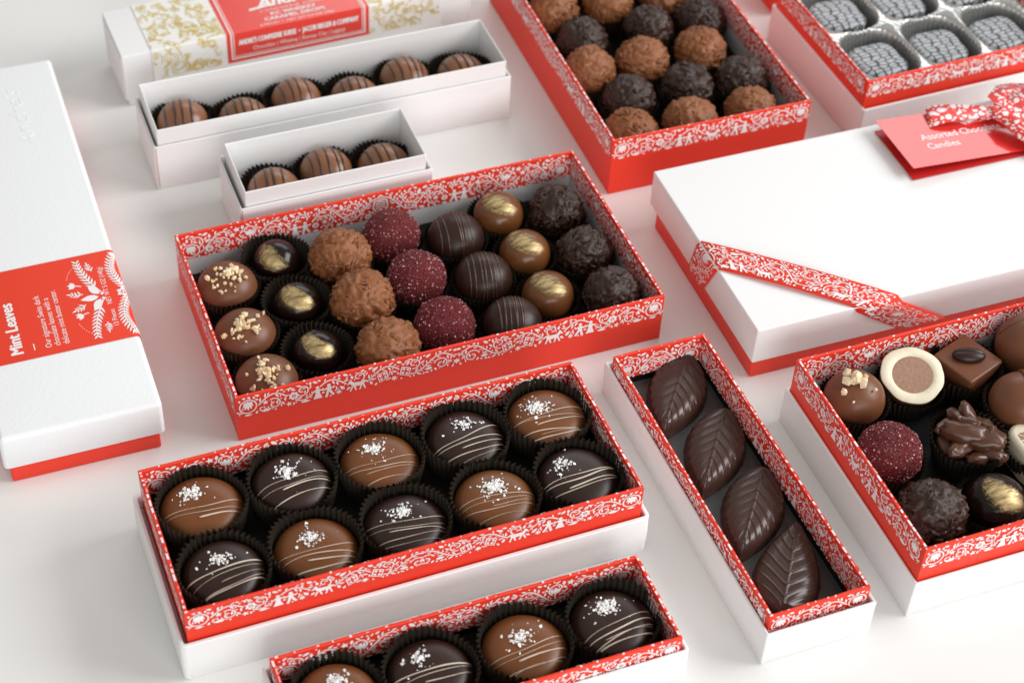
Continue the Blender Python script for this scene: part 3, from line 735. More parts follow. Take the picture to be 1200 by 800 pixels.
# outer (away from corner) and inner (towards corner) edge lines of the ribbon
out_e = [(xl, .0135, .0176), (xl, .0070, hZ - .0030), (xl + .0020, .0052, zt2), (uvh(-.0090), yf + .0020, zt2 + .0006), (uvh(-.0060), yf - .0004, hZ - .0030), (uvh(.0290), yf, .0176)]
in_e = [(xl, -.0085, .0176), (xl, -.0200, hZ - .0030), (xl + .0020, -.0222, zt2), (uvh(-.0395), yf + .0020, zt2), (uvh(-.0365), yf - .0004, hZ - .0030), (uvh(-.0030), yf, .0176)]
def spread(pts):
    o = []
    for i in range(len(pts) - 1):
        n = 10 if i == 2 else 4
        for k in range(n):
            t = k / n; p = [a + (b - a) * t for a, b in zip(pts[i], pts[i + 1])]
            if i == 2: p[2] += .0016 * math.sin(math.pi * t)
            o.append(tuple(p))
    return o + [pts[-1]]
so, si_ = spread(out_e), spread(in_e)
vv = [Vector(p) for q in zip(so, si_) for p in q]; ff = [(2 * i, 2 * i + 1, 2 * i + 3, 2 * i + 2) for i in range(len(so) - 1)]
rbm = obj('ribbon_band', mesh('ribbon_band', vv, ff, True), M['red'], RB)
_so = rbm.modifiers.new('thickness', 'SOLIDIFY'); _so.thickness = .0006; _so.offset = 0
# printed motifs laid along the band
so_a, si_a = np.array(so), np.array(si_); mid = (so_a + si_a) / 2
arc = np.concatenate([[0], np.cumsum(np.linalg.norm(np.diff(mid, axis=0), axis=1))]); tot = arc[-1]
RBH = 25.0
def rib_map(P):
    s = np.clip(P[:, 0] / 1000, 0, tot); t = P[:, 1] / RBH * .92 + .04
    a = np.stack([np.interp(s, arc, so_a[:, k]) for k in range(3)], 1); b = np.stack([np.interp(s, arc, si_a[:, k]) for k in range(3)], 1)
    p = b + (a - b) * t[:, None]
    dn = np.stack([np.where(p[:, 0] < xl + .0006, -1, 0), np.where(p[:, 1] < yf + .0006, -1, 0), np.where(p[:, 2] > hZ - .0035, 1, 0)], 1).astype(float)
    return p + dn * .00055
rp = strip_polys([p * PS for p in band(tot * 500 / PS, RBH / PS, [xf(medallion(5), 20, 9), xf(couple(), 36, 1), xf(horse(), 50, 1), xf(swan(), 28, 1)], 21)], tot * 1000)
obj('printed_pattern', polys_mesh(rp, rib_map, 'printed_pattern', (-.5, -.5, .7)), M['print'], rbm)
def strip_obj(name, cl, wd, m, parent, thick=.0005):
    """thin ribbon with thickness; cl centre line, wd half-width vectors"""
    v, f = [], []; n = len(cl)
    for i in range(n):
        c = Vector(cl[i]); w = Vector(wd[i]); t = Vector(cl[min(i + 1, n - 1)]) - Vector(cl[max(i - 1, 0)]); nn = t.cross(w).normalized() * thick / 2
        v += [c + w + nn, c - w + nn, c - w - nn, c + w - nn]
    for i in range(n - 1):
        for k in range(4): f.append((4 * i + k, 4 * i + (k + 1) % 4, 4 * i + 4 + (k + 1) % 4, 4 * i + 4 + k))
    f.append((0, 1, 2, 3)); f.append((4 * n - 1, 4 * n - 2, 4 * n - 3, 4 * n - 4))
    return obj(name, mesh(name, v, f, True), m, parent)
KN = Vector((uvh(.1330), .0550, hZ + .0085))
def loop(dirv, ln, hgt, wv):
    d = Vector(dirv).normalized(); cl, wd = [], []
    for k in range(23):
        t = k / 22; a = 2 * math.pi * t
        r = ln * (1 - math.cos(a)) / 2; z = hgt * math.sin(a) * (.35 + .65 * (1 - math.cos(a)) / 2)
        s = .45 + .55 * (1 - math.cos(a)) / 2
        cl.append(KN + d * r + Vector((0, 0, z))); wd.append(Vector(wv) * s)
    return cl, wd
cl, wd = loop((-1, .18, -.02), .046, .0040, (.003, .0085, .0015)); strip_obj('bow_loop', cl, wd, M['ribbon'], RB)
cl, wd = loop((1, .10, .05), .048, .0046, (-.003, .0090, .0015)); strip_obj('bow_loop', cl, wd, M['ribbon'], RB)
tail = [KN + Vector((.002, -.003, .004)), KN + Vector((.006, -.012, .0045)), KN + Vector((.012, -.024, .001)), KN + Vector((.020, -.036, -.003)), KN + Vector((.030, -.045, -.0065)), KN + Vector((.040, -.053, -.0085))]
strip_obj('ribbon_tail', tail, [Vector((.0075, .0035, .002)), Vector((.0105, .005, .001)), Vector((.0120, .0065, 0)), Vector((.0115, .0085, 0)), Vector((.010, .0095, 0)), Vector((.009, .010, 0))], M['ribbon'], RB)
tail = [KN + Vector((.003, .004, .003)), KN + Vector((.016, .010, .0035)), KN + Vector((.032, .016, -.002)), KN + Vector((.048, .019, -.008))]
strip_obj('ribbon_tail', tail, [Vector((-.003, .007, .002)), Vector((-.004, .010, .001)), Vector((-.005, .0110, 0)), Vector((-.004, .011, 0))], M['ribbon'], RB)
bmk = ico(3)
for v in bmk.verts:
    v.co = Vector((v.co.x * .0046, v.co.y * .0060, v.co.z * .0038)) * (1 + .12 * noise.noise(v.co * 2.3)) + KN
obj('knot', bm_to_mesh(bmk, 'knot', True), M['ribbon'], RB)

TG = thing('gift_tag', 'glossy red folded card tucked under the ribbon bow', 'gift tag', at('H', 0, 0, hZ + .0004), yaw('H'))
def panel(u0, u1, va, vb, zl, zr, name, m):
    v = []
    for dz in (0, .0005):
        v += [(u0, va, zl + dz), (u1, va, zr + dz), (u1, vb, zr + dz), (u0, vb, zl + dz)]
    return obj(name, mesh(name, v, [(3, 2, 1, 0), (4, 5, 6, 7), (0, 1, 5, 4), (1, 2, 6, 5), (2, 3, 7, 6), (3, 0, 4, 7)]), m, TG)
panel(.0530, .1500, .0170, .0690, .0003, .0003, 'back_panel', M['tagedge'])
PA = panel(.0530, .1500, .0195, .0705, .0078, .0014, 'front_panel', M['tagred'])
sl_ = (.0014 - .0078) / (.1500 - .0530); nx = math.sqrt(1 + sl_ * sl_)
def tagz(u): return .0078 + sl_ * (u - .053) + .0005 + .00015
for s, u, vv_, ln in (('Assorted Chocolate', .0735, .0440, .0600), ('Candies', .0735, .0345, .0235)):
    obj('lettering', text_mesh(s, origin=(u, vv_, tagz(u)), xdir=(1 / nx, 0, sl_ / nx), ydir=(0, 1, 0), length=ln, height=.0058, bold=.012), M['print'], PA)

# ================================================================== CHOCOLATES
def ellipsoid(r, sq, sub=4):
    bm = ico(sub)
    for v in bm.verts: v.co = Vector((v.co.x * r, v.co.y * r, (v.co.z * sq + sq) * r))
    return bm_to_mesh(bm, 'shell', True)
def rough_mesh(seed, sub=5):
    """shaved-chocolate truffle of unit radius resting on z=0: ridged, torn surface"""
    rnd = random.Random(seed); off = Vector((rnd.uniform(-50, 50), rnd.uniform(-50, 50), rnd.uniform(-50, 50)))
    bm = ico(sub)
    for v in bm.verts:
        p = v.co.copy(); w = noise.noise_vector(p * 1.6 + off) * .55; q = p + w
        a = noise.noise_vector(p * .8 + off * .7); q1 = q + Vector((a.x, a.y, a.z)) * .3
        r1 = 1 - abs(noise.noise(Vector((q1.x * 2.4, q1.y * 4.6, q1.z * 3.0)) + off)) * 1.9
        r2 = 1 - abs(noise.noise(q * 5.2 + off)) * 1.8
        r3 = noise.noise(p * 3 + off)
        d = .11 * max(0, r1) ** 2.5 + .07 * max(0, r2) ** 2.6 + .07 * r3 + .015 * noise.noise(q * 17 + off)
        v.co = p * (.85 + d)
    for v in bm.verts: v.co.z = v.co.z * .93 + .93
    zmin = min(v.co.z for v in bm.verts)
    for v in bm.verts: v.co.z -= zmin
    return bm_to_mesh(bm, 'shell', True)
def shred_mesh(seed, n=64, dk=0):
    """ridges of dragged chocolate that follow a swirling field round the truffle, some with lifted ends"""
    rnd = random.Random(seed); V, F = [], []; off = Vector((rnd.uniform(-40, 40), rnd.uniform(-40, 40), 3))
    for _ in range(n):
        z = rnd.uniform(-.35, 1); a = rnd.uniform(0, 6.283); s_ = math.sqrt(1 - z * z); p = Vector((s_ * math.cos(a), s_ * math.sin(a), z))
        steps = rnd.choice((4, 4, 5, 6, 7, 9)); w = rnd.uniform(.020, .058); lift = rnd.choice((0, 0, .04, .10) if not dk else (0, 0, .03, .07)); wild = rnd.uniform(-1.6, 1.6)
        pts, up, rad = [], [], []
        for k in range(steps):
            fl = noise.noise_vector(p * 1.1 + off) + Vector((.15, .1, .2)); t = p.cross(fl).normalized(); b = p.cross(t)
            t = (t + b * wild * math.sin(k * .8)).normalized(); q = k / (steps - 1)
            pts.append(p * (.90 + rnd.uniform(-.008, .014) + lift * max(0, q - .6) * 2)); up.append(p.copy()); rad.append(w * (math.sin(math.pi * (.06 + .88 * q)) ** .6) * rnd.uniform(.6, 1.35))
            p = (p + t * .085).normalized()
        pts = [Vector((x.x, x.y, x.z * .93 + .91)) for x in pts]
        v, f = tube_geo(pts, rad, 6, rnd.choice((.6, 1.0, 1.6, 2.2)), up); o = len(V); V += v; F += [tuple(i + o for i in q) for q in f]
    return mesh('chocolate_shreds', V, F, True)
ROUGH = [rough_mesh(s) for s in (1, 2, 3, 4)]; SHRED = [shred_mesh(s, 190) for s in (11, 12, 13, 14)]
ROUGHD = [m_.copy() for m_ in ROUGH]; SHREDD = [shred_mesh(s, 150, 1) for s in (31, 32, 33, 34)]

def lump(p): return 1 + .05 * noise.noise(p * 1.5 + Vector((4, 1, 8))) + .022 * noise.noise(p * 3.7)
def sugar_mesh(seed, n=2000):
    rnd = random.Random(seed); V, F = [], []
    for _ in range(n):
        z = rnd.uniform(-.45, 1); a = rnd.uniform(0, 6.283); s = math.sqrt(1 - z * z); p = Vector((s * math.cos(a), s * math.sin(a), z))
        sz = rnd.choice((.014, .02, .027, .036)) * rnd.uniform(.8, 1.2); c = p * lump(p) * (.965 + rnd.uniform(-.006, .012)); c.z = c.z * .95 + .95
        m3 = Matrix.Rotation(rnd.uniform(0, 6.28), 3, 'X') @ Matrix.Rotation(rnd.uniform(0, 6.28), 3, 'Y')
        o = len(V)
        for dx, dy, dz in ((1, 0, 0), (-1, 0, 0), (0, 1, 0), (0, -1, 0), (0, 0, .8), (0, 0, -.8)): V.append(c + m3 @ (Vector((dx, dy, dz)) * sz))
        for i, j, k in ((0, 2, 4), (2, 1, 4), (1, 3, 4), (3, 0, 4), (2, 0, 5), (1, 2, 5), (3, 1, 5), (0, 3, 5)): F.append((o + i, o + j, o + k))
    return mesh('sugar_crystals', V, F)
SUGAR = [sugar_mesh(s) for s in (1, 2)]
def raspb(seed):
    bm = ico(4)
    for v in bm.verts:
        v.co = v.co * lump(v.co.copy()) * (.965 + .012 * noise.noise(v.co * 9 + Vector((seed, 0, 0)))); v.co.z = v.co.z * .95 + .95
    return bm_to_mesh(bm, 'shell', True)
RASP = raspb(3.3)

# fluted paper cups -------------------------------------------------
def cup_mesh(r0, r1, h, nfl, seed, amp=.0011):
    rnd = random.Random(seed); n = nfl * 4; V, F = [], []; rings = 6
    ph = [rnd.uniform(0, 6.28) for _ in range(4)]
    for i in range(rings):
        t = i / (rings - 1)
        for k in range(n):
            a = 2 * math.pi * k / n; tri = abs(((k % 4) / 4) * 2 - 1) * 2 - 1
            w = 1 + .009 * t * (math.sin(2 * a + ph[0]) + .7 * math.sin(3 * a + ph[1]))
            r = (r0 + (r1 - r0) * t ** .85) * w + tri * amp * (.25 + .75 * t)
            z = h * t * (1 + .05 * t * math.sin(3 * a + ph[2])) + (tri * .0003 if i == rings - 1 else 0)
            V.append((r * math.cos(a), r * math.sin(a), .0002 + z))
    for i in range(rings - 1):
        for k in range(n): F.append((i * n + k, i * n + (k + 1) % n, (i + 1) * n + (k + 1) % n, (i + 1) * n + k))
    F.append(tuple(range(n))[::-1])
    return mesh('paper_cup', V, F)
CUPS = {}
def cup(b, u, v, z, r0, r1, h, label, group, nfl=44, rz=None):
    k = (round(r0, 4), round(r1, 4), round(h, 4), nfl); CUPS.setdefault(k, [cup_mesh(r0, r1, h, nfl, s) for s in (1, 2, 3)])
    rnd = random.Random(int(u * 9e4) + int(v * 7e4)); o = obj('paper_cup', rnd.choice(CUPS[k]), M['cup'], None, at(b, u, v, z), (0, 0, rnd.uniform(0, 6.28)))
    o['label'] = label; o['category'] = 'paper cup'; o['group'] = group; return o

def sc(o, s): o.scale = (s, s, s); return o

def rough_truffle(b, u, v, z, r, kind, label, group, seed):
    t = thing('truffle', label, 'chocolate', at(b, u, v, z), yaw(b), group); rz = random.Random(seed).uniform(0, 6.28)
    mt = M['roughmilk'] if kind == 'milk' else M['roughdark']; i = seed % 4; rq = random.Random(seed + 5); t.scale = (rq.uniform(.96, 1.04), rq.uniform(.96, 1.04), rq.uniform(.95, 1.03))
    sc(obj('shell', (ROUGH if kind == 'milk' else ROUGHD)[i], mt, t, None, (0, 0, rz)), r * 1.04)
    sc(obj('chocolate_shreds', (SHRED if kind == 'milk' else SHREDD)[(i + seed // 4) % 4], mt, t, None, (0, 0, rz * 1.7), 'stuff'), r * 1.04)
    return t
def raspberry_truffle(b, u, v, z, r, label, group, seed):
    t = thing('truffle', label, 'chocolate', at(b, u, v, z), yaw(b), group)
    sc(obj('shell', RASP, M['raspberry'], t, None, (0, 0, seed)), r)
    sc(obj('sugar_crystals', SUGAR[seed % 2], M['sugar'], t, None, (0, 0, seed), 'stuff'), r)
    return t
SHELLS = {}
def shell(r, sq):
    k = (round(r, 4), sq)
    if k not in SHELLS: SHELLS[k] = ellipsoid(r, sq)
    return SHELLS[k]
def shell2(r, sq, m):
    k = (round(r, 4), sq, m.name)
    if k not in SHELLS: SHELLS[k] = ellipsoid(r, sq)
    return SHELLS[k]

def nut_piece_mesh(seed):
    rnd = random.Random(seed); bm = ico(1)
    for v in bm.verts: v.co = Vector((v.co.x, v.co.y * .8, v.co.z * .62)) * rnd.uniform(.6, 1.15)
    return bm_to_mesh(bm, 'nut_piece')
NUTS = [nut_piece_mesh(s) for s in range(6)]
def on_ell(r, sq, d, h=0):
    d = Vector(d).normalized(); return Vector((d.x * (r + h), d.y * (r + h), d.z * (r * sq + h) + r * sq))
def nut_dome(b, u, v, z, r, sq, label, group, seed, n=34, spread=.42, cx=.0, cy=.10, big=1.0, m=None):
    rnd = random.Random(seed); t = thing('truffle', label, 'chocolate', at(b, u, v, z), yaw(b), group)
    obj('shell', shell2(r, sq, M['milk']), M['milk'], t)
    for k in range(n):
        a = rnd.uniform(0, 6.28); q = abs(rnd.gauss(0, spread)); d = (cx + q * math.cos(a), cy + q * math.sin(a) * .8, 1)
        s = r * rnd.uniform(.045, .10) * big
        if k > n * .75: d = (cx + rnd.uniform(-.7, .6), cy + rnd.uniform(-1.0, .1), 1); s *= .7
        o = obj('nut_piece', NUTS[k % 6], m or (M['nutpale'] if k % 3 else M['nut']), t, on_ell(r, sq, d, s * (.25 if k < n * .3 else .55) + (s * .6 if q < spread * .4 else 0)), (rnd.uniform(0, 6), rnd.uniform(0, 6), rnd.uniform(0, 6))); sc(o, s)
    return t
def gold_patch(r, sq, g, ang, la, lb, seed, lift=.00022):
    g = Vector(g).normalized(); e1 = Vector((math.cos(ang), math.sin(ang), 0)); e1 = (e1 - g * e1.dot(g)).normalized(); e2 = g.cross(e1)
    n1, n2 = 70, 54; V, F, C = [], [], []
    for i in range(n1 + 1):
        for j in range(n2 + 1):
            x, y = (i / n1 - .5) * 2.6, (j / n2 - .5) * 2.6; a, b_ = x * la, y * lb + .28 * (x * la) ** 2
            V.append(on_ell(r, sq, g + e1 * a + e2 * b_, lift)); q = math.sqrt(x * x + y * y)
            nz = noise.noise(Vector((x * 1.2, y * 3.0, seed * 3.7))) * .30 + noise.noise(Vector((x * 2.5, y * 11, seed * 1.9))) * .30
            C.append(max(0.0, min(1.0, (1.12 - q + nz * .6) * 1.15)) if q < 1.28 else 0.0)
    for i in range(n1):
        for j in range(n2):
            a = i * (n2 + 1) + j; f = (a, a + n2 + 1, a + n2 + 2, a + 1)
            if max(C[k] for k in f) > .01: F.append(f)
    me = mesh('gold_lustre', V, F, True); at_ = me.attributes.new('cover', 'FLOAT', 'POINT'); at_.data.foreach_set('value', C); return me
def gold_dome(b, u, v, z, r, sq, dark, label, group, seed, g=(.12, .18, 1), ang=-.75, la=.75, lb=.40):
    t = thing('truffle', label, 'chocolate', at(b, u, v, z), yaw(b), group); m = M['glossdark'] if dark else M['glossmilk']
    obj('shell', shell2(r, sq, m), m, t); obj('gold_lustre', gold_patch(r, sq, g, ang, la, lb, seed), M['gold'], t); return t
def arc_line(r, sq, ang, c, w, span=1.7, flat=.6, tilt=0.0):
    """raised line where an upright plane cuts the dome"""
    d = Vector((math.cos(ang), math.sin(ang), tilt)).normalized(); e = Vector((-math.sin(ang), math.cos(ang), 0)); up = d.cross(e)
    pts, ups, rad = [], [], []; n = 21; s = math.sqrt(max(0, 1 - c * c))
    for k in range(n):
        a = -span + 2 * span * k / (n - 1); q = d * c + s * (math.cos(a) * up + math.sin(a) * e)
        if up.z < 0: q = d * c + s * (-math.cos(a) * up + math.sin(a) * e)
        pts.append(on_ell(r, sq, q, w * .15)); ups.append(q); rad.append(w * (.35 + .65 * math.cos(a / span * 1.45)))
    return tube_geo(pts, rad, 6, flat, ups)
def striped(b, u, v, z, r, sq, m, ml, offs, label, group, seed, ang=0.0, w=.0005, tilt=0.0):
    t = thing('truffle', label, 'chocolate', at(b, u, v, z), yaw(b), group); rnd = random.Random(seed)
    obj('shell', shell2(r, sq, m), m, t)
    for c in offs:
        vv, ff = arc_line(r, sq, ang + rnd.uniform(-.05, .05), c + rnd.uniform(-.03, .03), w * rnd.uniform(.75, 1.25), tilt=tilt)
        obj('drizzle_line', mesh('drizzle_line', vv, ff, True), ml, t)
    return t

ORD = ['first', 'second', 'third', 'fourth', 'fifth', 'sixth']
END = ['line end by the card boxes', 'middle of its line', 'line end by the salted caramels']
# --- large box: seven kinds, three of each
fz = .0024
rows = dict(nut=[(-.1105, .0357), (-.1108, -.0083), (-.1090, -.0498)], dgold=[(-.0754, .0500), (-.0738, .0087), (-.0740, -.0350)], rough=[(-.0375, .0366), (-.0361, -.0047), (-.0339, -.0476)],
            red=[(-.0010, .0462), (.0018, .0043), (.0041, -.0405)], stripe=[(.0378, .0334), (.0414, -.0073), (.0442, -.0505)], mgold=[(.0716, .0465), (.0744, .0067), (.0740, -.0335)], drough=[(.1080, .0376), (.1100, -.0050), (.1105, -.0472)])
for k, (u, v) in enumerate(rows['nut']):
    nut_dome('C', u, v, fz, .0188, .80, 'nut-sprinkled milk dome in the large box, ' + END[k], 'nut-topped domes in the large red box', 40 + k, n=50, cx=(-.02, -.18, -.12)[k], cy=(-.22, -.26, -.26)[k], spread=.34, big=1.5)
    cup('C', u, v, fz - .0004, .0150, .0200, .0185, 'paper cup of nut-sprinkled dome in the large box, ' + END[k], 'cups of the nut-topped domes')
for k, (u, v) in enumerate(rows['dgold']):
    gold_dome('C', u, v, fz, .0150, .94, True, 'gold-brushed near-black truffle in the large box, ' + END[k], 'gold-brushed dark truffles in the large red box', 3 + k, g=((-.50, -.62, 1), (-.22, -.50, 1), (-.20, -.48, 1))[k], ang=(-1.30, -1.0, -.95)[k], la=(1.0, 1.2, 1.15)[k], lb=(.50, .54, .48)[k])
    cup('C', u, v, fz - .0004, .0142, .0212, .0200, 'paper cup of gold-brushed dark truffle in large box, ' + END[k], 'cups of the gold-brushed dark truffles')
for k, (u, v) in enumerate(rows['rough']):
    rough_truffle('C', u, v, fz, .0193, 'milk', 'shaggy milk truffle in the large box, ' + END[k], 'shaggy milk truffles in the large red box', 100 + 5 * k)
    cup('C', u, v, fz - .0004, .0152, .0202, .0150, 'paper cup of shaggy milk truffle in large box, ' + END[k], 'cups of the shaggy milk truffles')
for k, (u, v) in enumerate(rows['red']):
    raspberry_truffle('C', u, v, fz, .0188, 'raspberry sugar truffle in the large box, ' + END[k], 'raspberry sugar truffles in the large red box', 7 + k)
    cup('C', u, v, fz - .0004, .0150, .0200, .0150, 'paper cup of raspberry truffle in the large box, ' + END[k], 'cups of the raspberry truffles')
for k, (u, v) in enumerate(rows['stripe']):
    striped('C', u, v, fz, .0182, .88, M['dark'], M['stripedark'], [(-.62, -.42, -.02, .10, .20, .44), (-.55, -.36, -.14, .0, .12, .30, .48), (-.45, -.28, -.12, .0, .10, .26, .36)][k], 'thin-striped dark dome in the large box, ' + END[k], 'striped dark domes in the large red box', 60 + k, ang=(-.12, -.18, -.25)[k], w=.00058)
    cup('C', u, v, fz - .0004, .0148, .0200, .0165, 'paper cup of striped dark dome in large box, ' + END[k], 'cups of the striped dark domes')
for k, (u, v) in enumerate(rows['mgold']):
    gold_dome('C', u, v, fz, .0163, .94, False, 'gold-brushed milk ball in the large box, ' + END[k], 'gold-brushed milk truffles in the large red box', 13 + k, g=(-.22, -.24, 1), ang=-1.0, la=1.35, lb=.46)
    cup('C', u, v, fz - .0004, .0144, .0200, .0165, 'paper cup of gold-brushed milk ball in large box, ' + END[k], 'cups of the gold-brushed milk truffles')
for k, (u, v) in enumerate(rows['drough']):
    rough_truffle('C', u, v, fz, .0182, 'dark', 'shaggy dark truffle in the large box, ' + END[k], 'shaggy dark truffles in the large red box', 203 + 5 * k)
    cup('C', u, v, fz - .0004, .0146, .0194, .0150, 'paper cup of shaggy dark truffle in large box, ' + END[k], 'cups of the shaggy dark truffles')

# --- striped milk truffles in the white card trays
def strow(b, pts, lab, cl, grp, cg, zf):
    for k, (u, v) in enumerate(pts):
        striped(b, u, v, zf + .0004, .0174, .88, M['stripedmilk'], M['stripe'], [(-.68, -.28, .02, .36), (-.62, -.30, .02, .34, .60), (-.60, -.22, .06, .40), (-.5, -.16, .14, .44), (-.55, -.25, .10, .38, .62), (-.6, -.2, .12, .42)][k % 6], lab + ', ' + ORD[k] + ' from the linen box end', grp, 80 + k + ord(b), ang=-.10 + .06 * (k % 3), w=.00080)
        cup(b, u, v * .55, zf, .0158, .0226, .0200, cl + ', ' + ORD[k] + ' from linen box end', cg)
strow('D', [(-.0977, .0058), (-.0585, -.0050), (-.0191, .0052), (.0194, -.0056), (.0585, .0052), (.0970, -.0041)], 'striped milk truffle in the long six-truffle white tray', 'dark paper cup in the long six-truffle white tray', 'striped truffles in the long white tray', 'cups in the long white tray', .0080)
strow('E', [(-.0356, -.0030), (.0019, .0056), (.0393, -.0015)], 'striped milk truffle in the short three-truffle white tray', 'dark paper cup in the short three-truffle white tray', 'striped truffles in the short white tray', 'cups in the short white tray', .0080)

# --- tall box of shaggy truffles, staggered milk and dark rows
frows = [('milk', [(-.0478, -.0265), (-.0046, -.0262), (.0400, -.0275)]), ('dark', [(-.0346, .0085), (.0091, .0090), (.0485, .0050)]), ('milk', [(-.0494, .0453), (-.0087, .0468), (.0349, .0451)]), ('dark', [(-.0405, .0800), (.0103, .0800), (.0500, .0790)]),
         ('milk', [(-.0480, .1180), (-.0060, .1180), (.0380, .1170)]), ('dark', [(-.0380, .1540), (.0060, .1540), (.0480, .1540)])]
n = 0
for ri, (kd, ps) in enumerate(frows):
    for ci, (u, v) in enumerate(ps):
        n += 1
        FPOS = ORD[ri] + ' row from ribboned box, ' + ('card box side', 'middle', 'silver tray side')[ci]
        lb_, gp_ = ('shaggy milk truffle in tall box, ' + FPOS, 'shaggy milk truffles in the tall box') if kd == 'milk' else ('shaggy dark truffle in tall box, ' + FPOS, 'shaggy dark truffles in the tall box')
        rough_truffle('F', u, v, .0106, .0184, kd, lb_, gp_, 300 + 3 * n)
        cup('F', u, v, .0102, .0148, .0198, .0150, 'paper cup in tall box, ' + FPOS, 'cups in the tall red box')

# --- salted caramels
def car_profile(r, h):
    p = [(.001, 0), (r * .86, 0), (r * .95, h * .10), (r * .995, h * .30)]
    for k in range(1, 15):
        a = R(90 * k / 14); p.append((r * max(.004, math.cos(a) ** .58), h * (.30 + .70 * math.sin(a) ** 1.0)))
    return p
def car_z(r, h, q):
    q = min(q / r, .999); c = math.acos(min(1, q ** (1 / .58))); return h * (.30 + .70 * math.sin(c) ** 1.0)
RC, HC = .0229, .0156
_v, _f = lathe(car_profile(RC, HC), 56)
def car_mesh(seed):
    v = []
    for p in _v:
        d = Vector(p); s = 1 + .018 * noise.noise(Vector((d.x * 70, d.y * 70, seed * 3.1))); v.append((d.x * s, d.y * s, d.z * (1 + .03 * noise.noise(Vector((d.x * 60, d.y * 60, seed))))))
    return mesh('shell', v, _f, True)
CARM = [car_mesh(s) for s in (1, 2, 3)]; CARD = [car_mesh(s) for s in (4, 5, 6)]
def salt_mesh(seed, cx, cy, n=190):
    rnd = random.Random(seed); V, F = [], []
    for k in range(n):
        if k < n * .72: x, y = rnd.gauss(cx, .0025), rnd.gauss(cy, .0020)
        else: x, y = rnd.gauss(cx, .0055), rnd.gauss(cy, .0042)
        q = math.hypot(x, y)
        if q > RC * .85: continue
        s = rnd.choice((.00025, .0004, .0005, .0006, .0009)) * rnd.uniform(.8, 1.2); dens = math.exp(-((x - cx) ** 2 + (y - cy) ** 2) / (2 * .0020 ** 2))
        z = car_z(RC, HC, q) + s * .3 + (rnd.uniform(0, .0011) * dens if k < n * .72 else 0)
        m3 = Matrix.Rotation(rnd.uniform(0, 6.28), 3, 'Z') @ Matrix.Rotation(rnd.gauss(0, .6), 3, 'X') @ Matrix.Rotation(rnd.gauss(0, .6), 3, 'Y')
        o = len(V)
        for dx in (-1, 1):
            for dy in (-1, 1):
                for dz in (-1, 1): V.append(Vector((x, y, z)) + m3 @ Vector((dx * s * rnd.uniform(.6, 1), dy * s * rnd.uniform(.5, .9), dz * s * rnd.uniform(.18, .45))))
        for q4 in ((0, 1, 3, 2), (4, 6, 7, 5), (0, 4, 5, 1), (2, 3, 7, 6), (0, 2, 6, 4), (1, 5, 7, 3)): F.append(tuple(o + i for i in q4))
    return mesh('salt_flakes', V, F)
def caramel(b, u, v, z, kind, label, group, seed, nl=4):
    rnd = random.Random(seed); t = thing('salted_caramel', label, 'chocolate', at(b, u, v, z), yaw(b), group)
    m = M['caramelmilk'] if kind == 'milk' else M['dark']
    obj('shell', (CARM if kind == 'milk' else CARD)[seed % 3], m, t); t.scale = (rnd.uniform(.97, 1.01), rnd.uniform(.97, 1.01), rnd.uniform(.90, 1.12))
    cx, cy = rnd.uniform(-.006, .003), rnd.uniform(.002, .008)
    obj('salt_flakes', salt_mesh(seed, cx, cy, rnd.choice((70, 120, 180))), M['salt'], t, kind='stuff')
    y0 = rnd.uniform(-.005, -.001); sl0 = rnd.uniform(-.10, .20)
    for k in range(nl):
        yb = y0 - k * rnd.uniform(.0026, .0042); sl1 = sl0 + rnd.uniform(-.09, .09); cv = rnd.uniform(-5, 3); w = rnd.choice((.00013, .00018, .00026, .00040))
        pts, rad, ups = [], [], []; N = 25
        for i in range(N):
            x = (-1 + 2 * i / (N - 1)) * RC * .95; y = yb + sl1 * x - cv * x * x + .00025 * math.sin(x * 200 + seed + k)
            q = math.hypot(x, y)
            if q > RC * .985 or (k % 3 == 2 and x < -.004 - .002 * (seed % 5)): continue
            e_ = .0004; zc = car_z(RC, HC, q); g = (car_z(RC, HC, q + e_) - zc) / e_; nrm = Vector((-g * x / max(q, 1e-5), -g * y / max(q, 1e-5), 1)).normalized()
            pts.append(Vector((x, y, zc + .00008)) + nrm * .0001); ups.append(nrm); rad.append(w * (1 + .3 * math.sin(x * 180 + k)) * (.35 + .65 * min(1, (1 - abs(x) / RC) * 5)))
        if len(pts) > 4:
            vv, ff = tube_geo(pts, rad, 6, .55, ups); obj('drizzle_line', mesh('drizzle_line', vv, ff, True), M['cream'], t)
    return t
zi = Z_I + .0085
ipos = [(-.0982, .0232, 'milk'), (-.0482, .0232, 'dark'), (.0016, .0232, 'milk'), (.0514, .0232, 'dark'), (.1000, .0232, 'milk'), (-.0985, -.0232, 'dark'), (-.0492, -.0232, 'milk'), (.0004, -.0232, 'dark'), (.0512, -.0232, 'milk'), (.0995, -.0232, 'dark')]
